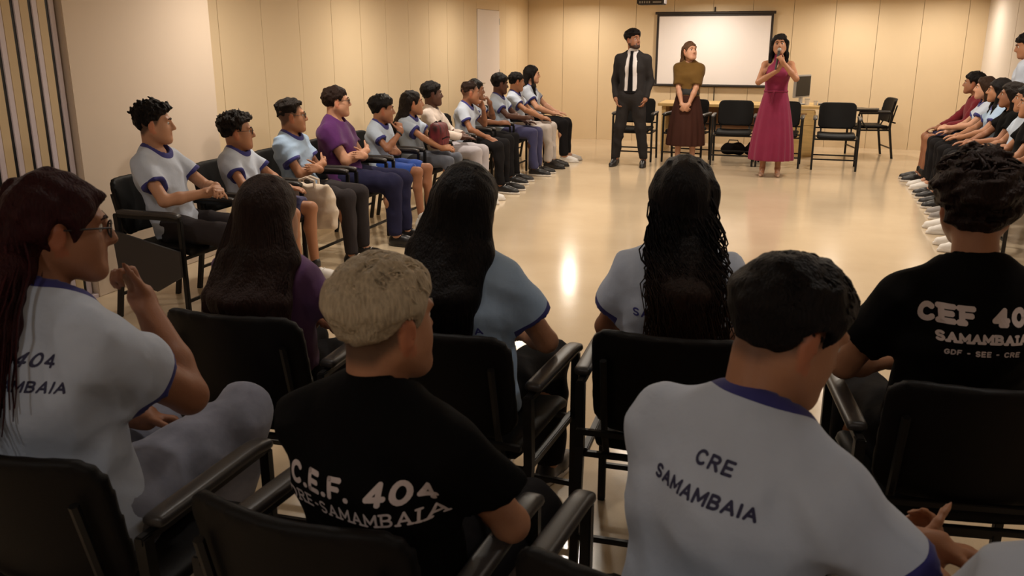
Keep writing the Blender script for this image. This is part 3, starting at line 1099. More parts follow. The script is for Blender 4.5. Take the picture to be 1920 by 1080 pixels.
def person(label, loc, rz, S=1.0, stand=False, lean=0, roll=0, twist=0, head=(0, 0, 0), arms=('lap', 'lap'), skin='tan',
           hair='short', hairc='black', shirt=None, shirt_kind='tee', bottoms=None, bottom_kind='trousers', shoes=('sneaker', None, None),
           h=0.0103, fat=1.0, knees=None, ankles=None, glasses=False, watch=None, prints=(), arm_off=((0, 0, 0), (0, 0, 0)), group=None,
           beard=False, fade=0.0, trim=None, female=False, extra=None, neck_fwd=0.0, hair_opt=None, sww=1.0, sleeve=0.58, headsc=None, stance=0.1, shrug=0.0):
    root = empty('person', (loc[0], loc[1], 0), R(rz))
    tag(root, label, 'person', group)
    hs = headsc or (0.90 + 0.1 * S)
    hs *= 1.0
    # ---- joints
    Rt = rotm(twist, -lean, roll)
    if stand:
        P = np.array([0, 0, 0.93 * S])
        off = lambda x_, y_, z_: P + Rt @ (np.array([x_, y_, z_ - 0.93]) * S)
        W_, C_, N_, H_ = off(0, -0.005, 1.08), off(0, -0.01, 1.29), off(0, -0.015, 1.455), off(0, 0.02, 1.63)
        sw = 0.155 if female else 0.175
        shy, shz = -0.012, 1.388
        l1, l2 = 0.29 * S, 0.255 * S
    else:
        P = np.array([0, 0, 0.54])
        off = lambda x_, y_, z_: P + Rt @ (np.array([x_, y_, z_ - 0.54]) * S)
        W_, C_, N_, H_ = off(0, -0.03, 0.66), off(0, -0.055, 0.85), off(0, -0.05 + neck_fwd * 0.5, 1.0), off(0, -0.005 + neck_fwd, 1.158)
        sw = 0.14 if female else 0.152
        shy, shz = -0.05, 0.932
        l1, l2 = 0.275 * S, 0.245 * S
    sw *= sww
    HR = rotm(*head)
    HRn = HR
    hp = lambda x_, y_, z_: H_ + HR @ (np.array([x_, y_, z_]) * hs)
    sh = {'R': off(sw, shy, shz + shrug), 'L': off(-sw, shy, shz + shrug)}
    arm = {}
    for i, sd_ in enumerate(('R', 'L')):
        a = ARMS[arms[i]]
        m_ = 1 if sd_ == 'R' else -1
        ao = arm_off[i]
        tgt = off(a[0][0] * m_ + ao[0], a[0][1] + ao[1], a[0][2] + ao[2])
        el, wr_ = ik(sh[sd_], tgt, l1, l2, Rt @ np.array([a[1][0] * m_, a[1][1], a[1][2]]))
        arm[sd_] = (sh[sd_], el, wr_, Rt @ np.array([a[2][0] * m_, a[2][1], a[2][2]]), Rt @ np.array([a[3][0] * m_, a[3][1], a[3][2]]), a[4])
    hipx = 0.085 * S
    leg = {}
    for i, sd_ in enumerate(('R', 'L')):
        m_ = 1 if sd_ == 'R' else -1
        hip = P + np.array([m_ * hipx, 0.02, -0.01])
        if stand:
            an = np.array([m_ * stance, -0.02, 0.09])
            kn = (hip * 0.5 + an * 0.5) + np.array([0, 0.02, 0.01])
        else:
            kn = np.array([m_ * 0.12, 0.44 * (0.35 + 0.65 * S), 0.515])
            an = np.array([m_ * 0.11, 0.46 * (0.35 + 0.65 * S), 0.09])
            if knees:
                kn = np.array(knees[i])
            if ankles:
                an = np.array(ankles[i])
        leg[sd_] = (hip, kn, an)
    fw = Rt @ np.array([0, 1.0, 0])
    B = S * fat
    # ---- body
    sd = SDF()
    sd.cone(P, W_, 0.145 * B * (1.05 if female else 1), 0.118 * B, k=0.05, u=fw, f=1 / 0.74)
    sd.cone(W_, C_, 0.118 * B, 0.142 * B, k=0.05, u=fw, f=1 / 0.74)
    sd.cone(C_, C_ * 0.35 + N_ * 0.65, 0.138 * B, 0.085 * B, k=0.05, u=fw, f=1 / 0.75)
    sd.cone(N_ - (H_ - N_) * 0.15, hp(0, -0.028, -0.05), 0.056 * S * (0.9 if female else 1), 0.05 * hs * (0.9 if female else 1.02), k=0.035)
    for q in ('R', 'L'):
        sd.cone(N_ - np.array([0, 0, 0.015 * S]), sh[q], 0.042 * S, 0.04 * S, k=0.03)
    if female:
        for q in (-1, 1):
            sd.ell(C_ + Rt @ (np.array([q * 0.065, 0.085, -0.02]) * S), np.array([0.055, 0.05, 0.055]) * S, k=0.04)
    for q in ('R', 'L'):
        a, e, w_, d, n, cu = arm[q]
        sd.cone(a, e, 0.042 * B, 0.036 * B, k=0.025)
        sd.cone(e, e * 0.65 + w_ * 0.35, 0.036 * B, 0.037 * B, k=0.015)
        sd.cone(e * 0.65 + w_ * 0.35, w_, 0.037 * B, 0.025 * S, k=0.015)
        hand(sd, w_, d, n, q, cu, 0.95 * hs)
        hip, kn, an = leg[q]
        sd.cone(hip, kn, 0.078 * B, 0.053 * B, k=0.03)
        cm_ = kn * 0.68 + an * 0.32
        bk = np.array([0, -0.018, 0.0])
        sd.cone(kn, cm_ + bk, 0.05 * B, 0.052 * B, k=0.02)
        sd.cone(cm_ + bk, an, 0.05 * B, 0.034 * S, k=0.02)
        sd.cone(an, an + np.array([0, 0.09, -0.045]), 0.034 * S, 0.03 * S, k=0.02)
    # head
    sd.ell(hp(*CRC), CRR * hs, k=0.02, M=HR)
    sd.ell(hp(0, 0.03, -0.035), np.array([0.058, 0.064, 0.07]) * hs, k=0.03, M=HR)
    sd.cone(hp(-0.012, 0.078, -0.096), hp(0.012, 0.078, -0.096), 0.017 * hs, k=0.03)
    for q in (-1, 1):
        sd.cone(hp(q * 0.06, -0.005, -0.045), hp(q * 0.03, 0.06, -0.088), 0.017 * hs, 0.02 * hs, k=0.045)
        sd.ell(hp(q * 0.038, 0.046, -0.03), np.array([0.026, 0.028, 0.036]) * hs, k=0.03, M=HR)
        sd.cone(hp(q * 0.015, 0.086, 0.03), hp(q * 0.045, 0.074, 0.03), 0.0095 * hs, k=0.015)
        sd.ell(hp(q * 0.031, 0.094, 0.008), np.array([0.016, 0.014, 0.011]) * hs, k=0.012, M=HR, op='sub')
        E_ = HR @ np.array(Matrix.Rotation(R(-18 * q), 3, 'Z') @ Matrix.Rotation(R(-10), 3, 'X'))
        sd.ell(hp(q * 0.080, -0.012, -0.008), np.array([0.009, 0.019, 0.031]) * hs, k=0.008, M=E_)
        sd.ell(hp(q * 0.089, -0.006, -0.006), np.array([0.006, 0.011, 0.02]) * hs, k=0.005, M=E_, op='sub')
        sd.ell(hp(q * 0.011, 0.098, -0.03), np.array([0.009, 0.01, 0.008]) * hs, k=0.008, M=HR)
    sd.cone(hp(0, 0.088, 0.022), hp(0, 0.112, -0.024), 0.0075 * hs, 0.0115 * hs, k=0.012)
    sd.cone(hp(-0.016, 0.090, -0.053), hp(0.016, 0.090, -0.053), 0.0078 * hs, k=0.008)
    sd.cone(hp(-0.014, 0.088, -0.066), hp(0.014, 0.088, -0.066), 0.0088 * hs, k=0.008)
    sd.cone(hp(-0.022, 0.1, -0.0592), hp(0.022, 0.1, -0.0592), 0.0036 * hs, k=0.004, op='sub')
    V, F = sd.mesh(h)
    me = npmesh('body', V, F)
    # skin tint
    q = ((V - H_) @ HR) / hs
    col = np.tile(np.array(SKIN[skin]), (len(V), 1))
    rs = np.random.RandomState(len(label) + int(abs(loc[0]) * 100))
    lip = np.exp(-((q[:, 0] / 0.022) ** 2 + ((q[:, 2] + 0.059) / 0.012) ** 2)) * (q[:, 1] > 0.07)
    col = col * (1 - 0.5 * lip[:, None]) + np.array([0.30, 0.08, 0.07]) * (0.5 * lip[:, None]) * (0.4 if skin in ('dark', 'brown') else 1)
    earm = ((np.abs(q[:, 0]) > 0.078) & (np.abs(q[:, 1]) < 0.04) & (np.abs(q[:, 2]) < 0.05))
    col[earm] *= np.array([1.1, 0.85, 0.8])
    hc = np.array(HAIRC[hairc])
    cran = (np.abs(q[:, 2] - 0.03) < 0.12) & (np.linalg.norm((q - CRC) / CRR, axis=1) < 1.55)
    if fade > 0:
        zmin_ = interp(q[:, 1], [-0.12, -0.06, -0.02, 0.02, 0.035, 0.05, 0.1], [-0.085, -0.075, -0.03, -0.01, 0.03, 0.05, 0.06])
        fm = np.clip((q[:, 2] - zmin_) / 0.022, 0, 1) * fade * cran * (~earm)
        dk = np.array([0.05, 0.03, 0.018]) if hairc == 'blond' else hc * 1.5
        col = col * (1 - fm[:, None]) + dk * fm[:, None]
    if beard:
        bm_ = ((q[:, 1] > -0.01) & (q[:, 2] < -0.042) & (q[:, 2] > -0.125) & (np.abs(q[:, 0]) < 0.08))
        bm_ &= ~((np.abs(q[:, 0]) < 0.022) & (np.abs(q[:, 2] + 0.059) < 0.011))
        bm_ &= ~((q[:, 2] > -0.07) & (np.abs(q[:, 0]) > 0.028) & (q[:, 1] > 0.035))
        col[bm_] = col[bm_] * 0.12 + hc * 0.8
    paint(me, col)
    obj('body', me, M_SKIN, root)
    # eyes and brows
    for s_ in (-1, 1):
        mb = MB()
        t = bmesh.new()
        bmesh.ops.create_uvsphere(t, u_segments=10, v_segments=8, radius=0.0125 * hs)
        bmesh.ops.rotate(t, verts=t.verts, matrix=Matrix.Rotation(R(-90), 3, 'X'))
        mb._merge(t)
        e_ = mb.mesh('eye', True)
        e_.materials.append(M_EYE)
        e_.materials.append(M_IRIS)
        for p_ in e_.polygons:
            if p_.center.y > 0.0088 * hs:
                p_.material_index = 1
        o = obj('eye', e_, None, root)
        o.matrix_local = Matrix.Translation(hp(s_ * 0.030, 0.0735, 0.008)) @ Matrix(HR.tolist()).to_4x4()
        bt = [Vector(hp(s_ * xx, yy, zz)) for xx, yy, zz in ((0.013, 0.0955, 0.029), (0.03, 0.091, 0.034), (0.05, 0.078, 0.029))]
        V2, F2 = tube_np(bt, [0.004 * hs, 0.0045 * hs, 0.002 * hs], 5)
        me = npmesh('eyebrow', np.array([list(v) for v in V2]), F2)
        paint(me, np.tile(hc * (0.35 if hairc == 'blond' else 1), (len(V2), 1)))
        obj('eyebrow', me, M_HAIR, root)
    # ---- hair
    make_hair(root, hair, hc, hs, H_, HR, N_, C_, S, Rt, hp, h, hair_opt or {}, rs)
    # ---- glasses / watch
    if glasses:
        g = MB()
        for s_ in (-1, 1):
            pts = [hp(s_ * 0.033 + 0.024 * math.cos(a_), 0.102 - 0.004 * abs(math.cos(a_)), 0.006 + 0.019 * math.sin(a_)) for a_ in np.linspace(0, 2 * math.pi, 15)]
            g.tube(pts, 0.0022 * hs, 5)
            g.tube([hp(s_ * 0.056, 0.1, 0.012), hp(s_ * 0.08, 0.06, 0.014), hp(s_ * 0.083, -0.01, 0.01)], 0.002 * hs, 5)
        g.tube([hp(-0.01, 0.104, 0.01), hp(0, 0.108, 0.013), hp(0.01, 0.104, 0.01)], 0.002 * hs, 5)
        g.build('glasses', M_SCRB, root, True)
    if watch:
        a, e, w_, d, n, cu = arm[watch]
        ax_ = (w_ - e) / np.linalg.norm(w_ - e)
        c_ = w_ - ax_ * 0.02
        u1 = np.cross(ax_, [0.3, 0.2, 1])
        u1 /= np.linalg.norm(u1)
        u2 = np.cross(ax_, u1)
        g = MB()
        g.tube([c_ + u1 * 0.029 * S * math.cos(t_) + u2 * 0.029 * S * math.sin(t_) for t_ in np.linspace(0, 2 * math.pi, 17)], 0.008, 6)
        g.build('watch', M_SCRB, root, True)
    # ---- bottoms
    if bottoms is not None and bottom_kind in ('trousers', 'shorts'):
        sd = SDF()
        sd.cone(P + np.array([0, 0, -0.015]), P * 0.4 + W_ * 0.6, 0.158 * B, 0.135 * B, k=0.05, u=fw, f=1 / 0.76)
        for q in ('R', 'L'):
            hip, kn, an = leg[q]
            if bottom_kind == 'shorts':
                cpt = hip * 0.14 + kn * 0.86
                nn = (kn - hip) / np.linalg.norm(kn - hip)
                sd.cone(hip, kn, 0.094 * B, 0.082 * B, k=0.03, cut=[(cpt, nn)])
            else:
                sd.cone(hip, kn, 0.093 * B, 0.069 * B, k=0.035)
                nn = (an - kn) / np.linalg.norm(an - kn)
                cpt = an - nn * 0.005
                sd.cone(kn, an, 0.068 * B, 0.056 * S, k=0.03, cut=[(cpt, nn)])
        V, F = sd.mesh(max(0.0145, h * 1.4), folds(7 + len(label), 0.006, 55, (1, 1, 0.7)))
        obj('trousers' if bottom_kind == 'trousers' else 'shorts', npmesh('trousers', V, F), bottoms, root)
        if bottom_kind == 'shorts':
            for q in ('R', 'L'):
                hip, kn, an = leg[q]
                so = SDF().cone(an, an + np.array([0, 0, 0.05]), 0.041 * S, 0.042 * S, k=0.01)
                V, F = so.mesh(0.012)
                obj('sock', npmesh('sock', V, F), shoes[3] if len(shoes) > 3 else M_SHW, root)
    # ---- shirt
    if shirt is not None:
        hh = max(0.0095, h * 1.2)
        sd = SDF()
        ins = 0.016
        hem = P + Rt @ np.array([0, 0, (-0.06 if not stand else -0.1) * S])
        dn = -(Rt @ np.array([0, 0, 1.0]))
        if shirt_kind == 'blouse':
            hem = P + Rt @ np.array([0, 0, 0.06 * S])
        hc_ = [(hem, dn)]
        sd.cone(P, W_, 0.145 * B + ins + 0.012, 0.122 * B + ins + 0.008, k=0.05, u=fw, f=1 / 0.78, cut=hc_)
        sd.cone(W_, C_, 0.122 * B + ins + 0.008, 0.143 * B + ins, k=0.05, u=fw, f=1 / 0.76, cut=hc_)
        sd.cone(C_, C_ * 0.3 + N_ * 0.7, 0.14 * B + ins, 0.09 * B + ins, k=0.05, u=fw, f=1 / 0.77)
        for q in ('R', 'L'):
            sd.cone(N_ - np.array([0, 0, 0.012 * S]), sh[q] - np.array([0, 0, 0.004]), 0.052 * S + 0.009, 0.045 * S + 0.008, k=0.06)
        if female:
            for q in (-1, 1):
                sd.ell(C_ + Rt @ (np.array([q * 0.065, 0.09, -0.02]) * S), np.array([0.06, 0.055, 0.06]) * S, k=0.05)
        slv = {}
        for q in ('R', 'L'):
            a, e, w_ = arm[q][:3]
            nn = (e - a) / np.linalg.norm(e - a)
            if sleeve <= 1.0:
                cpt = a + (e - a) * sleeve
                sd.cone(a, e, 0.055 * B + 0.011, 0.062 * B + 0.01, k=0.05, cut=[(cpt, nn)])
                sd.cone(cpt + nn * 0.02, cpt + nn * 0.06, 0.036 * B + 0.012, 0.040 * B + 0.012, k=0.004, op='sub')
                slv[q] = (cpt, nn, a, e)
            else:
                sd.cone(a, e, 0.06 * B + 0.004, 0.052 * B, k=0.035)
                n2 = (w_ - e) / np.linalg.norm(w_ - e)
                cpt = w_ - n2 * 0.005
                sd.cone(e, w_, 0.052 * B, 0.043 * S, k=0.02, cut=[(cpt, n2)])
                slv[q] = (cpt, n2, e, w_)
        # neck opening
        na = N_ - (H_ - N_) * 0.2 + fw * 0.014 * S
        nb = N_ + (H_ - N_) * 1.1 + fw * 0.05 * S
        rn = (0.054 if shirt_kind == 'blouse' else 0.066) * S
        na = na - (fw * 0.008 if shirt_kind == 'blouse' else 0)
        if shirt_kind == 'jacket':
            sd.fn(C_, 0.6, lambda X, Y, Z: np.maximum(np.maximum(np.abs(X) - np.interp(Z, [0.8, 1.0, 1.3, 1.5], [0.11, 0.085, 0.07, 0.05]), -(Y - 0.03)), 0.82 - Z), k=0.01, op='sub')
            rn = 0.07
        if shirt_kind == 'open':
            sd.fn(C_, 0.4, lambda X, Y, Z: np.maximum(np.abs(X) - 0.05, -(Y + 0.0)), k=0.01, op='sub')
        sd.cone(na, nb, rn, rn * 1.15, k=0.012, op='sub')
        fo_ = folds(3 + len(label), 0.0068 if shirt_kind in ('tee', 'polo') else 0.003, 62, (1.1, 1.0, 0.9))
        V, F = sd.mesh(hh, lambda X, Y, Z: fo_(X, Y, Z) * np.clip((np.sqrt((X - N_[0]) ** 2 + (Y - N_[1]) ** 2 + (Z - N_[2]) ** 2) - 0.09) / 0.07, 0.0, 1))
        V = relax(V, F, 1, 0.4)
        gn = None
        fc = None
        masks = []
        if trim is not None:
            L2 = (nb - na) @ (nb - na)

            def gn(Vv):
                t_ = np.clip(((Vv - na) @ (nb - na)) / L2, 0, 1)
                return np.linalg.norm(Vv - na - t_[:, None] * (nb - na), axis=1) - rn * (1 + 0.15 * t_) - 0.03
            gs = []
            tops = [o_ for o_ in sd.ops[:3]]

            def tors(Vv):
                return np.minimum.reduce([sd._eval(o_, Vv[:, 0], Vv[:, 1], Vv[:, 2]) for o_ in tops])
            for q in slv:
                cpt, nn, a, e = slv[q]
                gs.append(lambda Vv, cpt=cpt, nn=nn, a=a: np.maximum((cpt - Vv) @ nn - 0.021, np.maximum(np.linalg.norm(np.cross(Vv - a, nn), axis=1) - 0.078 * B - 0.008, 0.02 - tors(Vv))))
            Vc, fl, cf = cutmesh(V, [tuple(f) for f in F.tolist()], gn)
            masks.append(('collar_trim', cf))
            for gq in gs:
                Vc, fl, cf = cutmesh(Vc, fl, gq)
                masks.append(('sleeve_trim', cf))
        nm0 = {'jacket': 'suit_jacket', 'blouse': 'blouse', 'open': 'overshirt'}.get(shirt_kind, 'shirt')
        so = obj(nm0, lmesh('shirt', Vc, fl) if masks else npmesh('shirt', V, F), shirt, root)
        for nm, mk in masks:
            if len(mk) > 3:
                obj(nm, lmesh(nm, Vc, mk), trim, so)
        if shirt_kind == 'polo':
            g = MB()
            for s_ in (-1, 1):
                p0 = N_ + fw * (-0.06 * S) + np.array([0, 0, 0.035])
                pts = [p0, N_ + Rt @ np.array([s_ * 0.075, 0.0, 0.025]), N_ + Rt @ np.array([s_ * 0.05, 0.085, -0.025]), N_ + Rt @ np.array([s_ * 0.03, 0.105, -0.06])]
                g.tube([Vector(p_) for p_ in pts], [0.008, 0.010, 0.010, 0.005], 6)
            g.build('collar', shirt, so, True)
        if prints:
            bvh = BVHTree.FromPolygons([Vector(v) for v in V], [tuple(int(i) for i in f) for f in F])
            for pr in prints:
                put_print(so, bvh, off, Rt, S, *pr)
        if extra == 'suit':
            fit_suit(root, P, W_, C_, N_, B, S, fw, Rt, H_)
    # ---- shoes
    if shoes[0]:
        for q in ('R', 'L'):
            an = leg[q][2]
            put_shoe(root, an, -6 if q == 'R' else 6, (0.9 + 0.1 * S) * (0.92 if female else 1.0), shoes[0], shoes[1], shoes[2] or M_SOLE)
    return root, dict(P=P, W=W_, C=C_, N=N_, H=H_, hp=hp, arm=arm, leg=leg, Rt=Rt, fw=fw, HR=HR, off=off)


def arc(cx, cy, rx, ry, a0, a1, n=8):
    return [(cx + rx * math.cos(R(a0 + (a1 - a0) * i / n)), cy + ry * math.sin(R(a0 + (a1 - a0) * i / n))) for i in range(n + 1)]


GLYPH = {  # width, strokes, slab ticks (x, y)
    'C': (0.68, [arc(0.36, 0.5, 0.36, 0.5, 45, 315, 14)], []),
    'E': (0.58, [[(0, 0), (0, 1)], [(0, 0), (0.55, 0)], [(0, 0.5), (0.48, 0.5)], [(0, 1), (0.55, 1)]], [(0, 0), (0, 1)]),
    'F': (0.56, [[(0, 0), (0, 1)], [(0, 0.5), (0.45, 0.5)], [(0, 1), (0.53, 1)]], [(0, 0), (0, 1)]),
    'S': (0.60, [arc(0.3, 0.75, 0.29, 0.25, 35, 270, 9) + arc(0.3, 0.25, 0.29, 0.25, 90, -145, 9)], []),
    'A': (0.72, [[(0, 0), (0.36, 1), (0.72, 0)], [(0.14, 0.33), (0.58, 0.33)]], [(0, 0), (0.72, 0)]),
    'M': (0.82, [[(0, 0), (0, 1), (0.41, 0.25), (0.82, 1), (0.82, 0)]], [(0, 0), (0.82, 0)]),
    'B': (0.60, [[(0, 0), (0, 1)], [(0, 1), (0.3, 1)] + arc(0.3, 0.76, 0.25, 0.24, 90, -90, 7) + [(0, 0.52)], [(0.3, 0.52)] + arc(0.32, 0.26, 0.28, 0.26, 90, -90, 7) + [(0, 0)]], [(0, 0), (0, 1)]),
    'I': (0.06, [[(0.03, 0), (0.03, 1)]], [(0.03, 0), (0.03, 1)]),
    'R': (0.64, [[(0, 0), (0, 1)], [(0, 1), (0.32, 1)] + arc(0.32, 0.75, 0.26, 0.25, 90, -90, 7) + [(0, 0.5)], [(0.3, 0.5), (0.62, 0)]], [(0, 0), (0, 1), (0.62, 0)]),
    'D': (0.66, [[(0, 0), (0, 1), (0.25, 1)] + arc(0.25, 0.5, 0.4, 0.5, 90, -90, 10) + [(0, 0)]], [(0, 0), (0, 1)]),
    'G': (0.70, [arc(0.36, 0.5, 0.36, 0.5, 45, 345, 14) + [(0.70, 0.45), (0.42, 0.45)]], []),
    '4': (0.64, [[(0.48, 0), (0.48, 1), (0, 0.28), (0.66, 0.28)]], [(0.48, 0)]),
    '0': (0.62, [arc(0.31, 0.5, 0.3, 0.5, 0, 360, 18)], []),
    '.': (0.06, [[(0.0, 0.02), (0.05, 0.02)]], []),
    '-': (0.34, [[(0.02, 0.45), (0.32, 0.45)]], []),
    ' ': (0.32, [], []),
}


def text_mesh(txt, size, bold, shear=0.0, wide=1.0, space=1.0, slab=False, only=None):
    """block capitals drawn with flat strokes; bold = stroke width / cap height"""
    bm = bmesh.new()
    cap_h = size * 0.72
    t = bold * 0.5
    x0 = 0.0
    quads = []
    word = 0
    for ch in txt:
        wd, strokes, ticks = GLYPH[ch]
        word += ch == ' '
        if only is not None and word != only:
            x0 += wd + (0.22 + bold) * space
            continue
        ss = list(strokes)
        if slab:
            ss = ss + [[(x_ - 0.13, y_), (x_ + 0.13, y_)] for (x_, y_) in ticks]
        for st in ss:
            pts = [Vector((p[0] + x0, p[1] * (1 - 2 * t) + t)) for p in st]
            for i, p in enumerate(pts):
                quads.append([(p.x + t * math.cos(k * math.pi / 4 + 0.3927) * 1.06, p.y + t * math.sin(k * math.pi / 4 + 0.3927) * 1.06) for k in range(8)])
                if i:
                    a, b2 = pts[i - 1], p
                    d = (b2 - a)
                    if d.length < 1e-6:
                        continue
                    n = Vector((-d.y, d.x)).normalized() * t
                    m_ = max(1, int(d.length * cap_h / 0.009))
                    for j in range(m_):
                        u0, u1 = a + d * (j / m_), a + d * ((j + 1) / m_)
                        quads.append([tuple(u0 + n), tuple(u0 - n), tuple(u1 - n), tuple(u1 + n)])
        x0 += wd + (0.22 + bold) * space
    x0 -= (0.22 + bold) * space
    for q in quads:
        vs = [bm.verts.new((((p[0] - x0 / 2) * wide + shear * p[1]) * cap_h, (p[1] - 0.5) * cap_h, 0)) for p in q]
        bm.faces.new(vs)
    return bm


def put_print(parent, bvh, off, Rt, S, txt, cx_, cz_, size, material, bold=0.16, shear=0.0, wide=1.0, space=1.0, rot=0.0, slab=False):
    for i in range(txt.count(' ') + 1):
        put_word(parent, bvh, off, Rt, S, text_mesh(txt, size, bold, shear, wide, space, slab, i), cx_, cz_, material, rot)


def put_word(parent, bvh, off, Rt, S, bm, cx_, cz_, material, rot):
    bad = []
    fwd = Vector(Rt @ np.array([0, 1.0, 0]))
    ca, sa = math.cos(R(rot)), math.sin(R(rot))
    for v in bm.verts:
        lx, lz = v.co.x * ca - v.co.y * sa, v.co.x * sa + v.co.y * ca
        o_ = Vector(off((cx_ + lx) / S, -0.6, cz_ + lz / S))
        hit = bvh.ray_cast(o_, fwd)
        if hit[0] is None or hit[3] > 1.0:
            bad.append(v)
            continue
        v.co = hit[0] - fwd * 0.0012
    bmesh.ops.delete(bm, geom=bad, context='VERTS')
    me = bpy.data.meshes.new('print')
    bm.to_mesh(me)
    bm.free()
    obj('print', me, material, parent)


def fit_suit(root, P, W_, C_, N_, B, S, fw, Rt, H_):
    sd = SDF()
    sd.cone(P + np.array([0, 0, 0.04]), W_, 0.135 * B + 0.012, 0.122 * B + 0.01, k=0.05, u=fw, f=1 / 0.78, cut=[(P + np.array([0, 0, 0.02]), np.array([0, 0, -1]))])
    sd.cone(W_, C_, 0.122 * B + 0.01, 0.143 * B + 0.008, k=0.05, u=fw, f=1 / 0.76)
    sd.cone(C_, C_ * 0.3 + N_ * 0.7, 0.14 * B + 0.008, 0.09 * B + 0.01, k=0.05, u=fw, f=1 / 0.77)
    sd.cone(N_ - np.array([0, 0, 0.02]), N_ + (H_ - N_) * 0.35, 0.066, 0.06, k=0.02)
    V, F = sd.mesh(0.011)
    sh_ = obj('dress_shirt', npmesh('dress_shirt', V, F), M_WSHIRT, root)
    bv = BVHTree.FromPolygons([Vector(v) for v in V], [tuple(int(i) for i in f) for f in F])
    g = MB()
    zs = np.linspace(N_[2] + 0.035, P[2] + 0.06, 12)
    rows = []
    for i, z in enumerate(zs):
        wv = 0.022 if i == 0 else (0.016 if i == 1 else 0.018 + 0.016 * i / 11)
        r_ = []
        for s_ in (-1, 0, 1):
            hit = bv.ray_cast(Vector((s_ * wv, 0.6, z)), Vector((0, -1, 0)))
            yy = (hit[0].y if hit[0] is not None else 0.1) + 0.006
            r_.append(g.bm.verts.new((s_ * wv, yy, z)))
        rows.append(r_)
    for a, b2 in zip(rows[:-1], rows[1:]):
        for j in range(2):
            g.bm.faces.new([a[j], a[j + 1], b2[j + 1], b2[j]])
    ret = bmesh.ops.extrude_face_region(g.bm, geom=list(g.bm.faces))
    for v in ret['geom']:
        if isinstance(v, bmesh.types.BMVert):
            v.co.y += 0.006
    g.build('tie', M_TIE, root)
    bl = SDF().cone(P + np.array([0, 0, 0.05]), P + np.array([0, 0, 0.07]), 0.14 * B + 0.013, None, k=0.02, u=fw, f=1 / 0.78,
                    cut=[(P + np.array([0, 0, 0.02]), np.array([0, 0, -1])), (P + np.array([0, 0, 0.06]), np.array([0, 0, 1]))])
    V, F = bl.mesh(0.011)
    obj('belt', npmesh('belt', V, F), M_TIE, root)


def strands_mesh(lines, rad, n=3):
    Vs, Fs = [], []
    base = 0
    for ln in lines:
        L = len(ln)
        rs = [rad * (1 - 0.75 * (i / (L - 1)) ** 2) for i in range(L)]
        V, F = tube_np([Vector(p) for p in ln], rs, n, False)
        Vs += [list(v) for v in V]
        Fs += [tuple(i + base for i in f) for f in F]
        base += len(V)
    return np.array(Vs), Fs


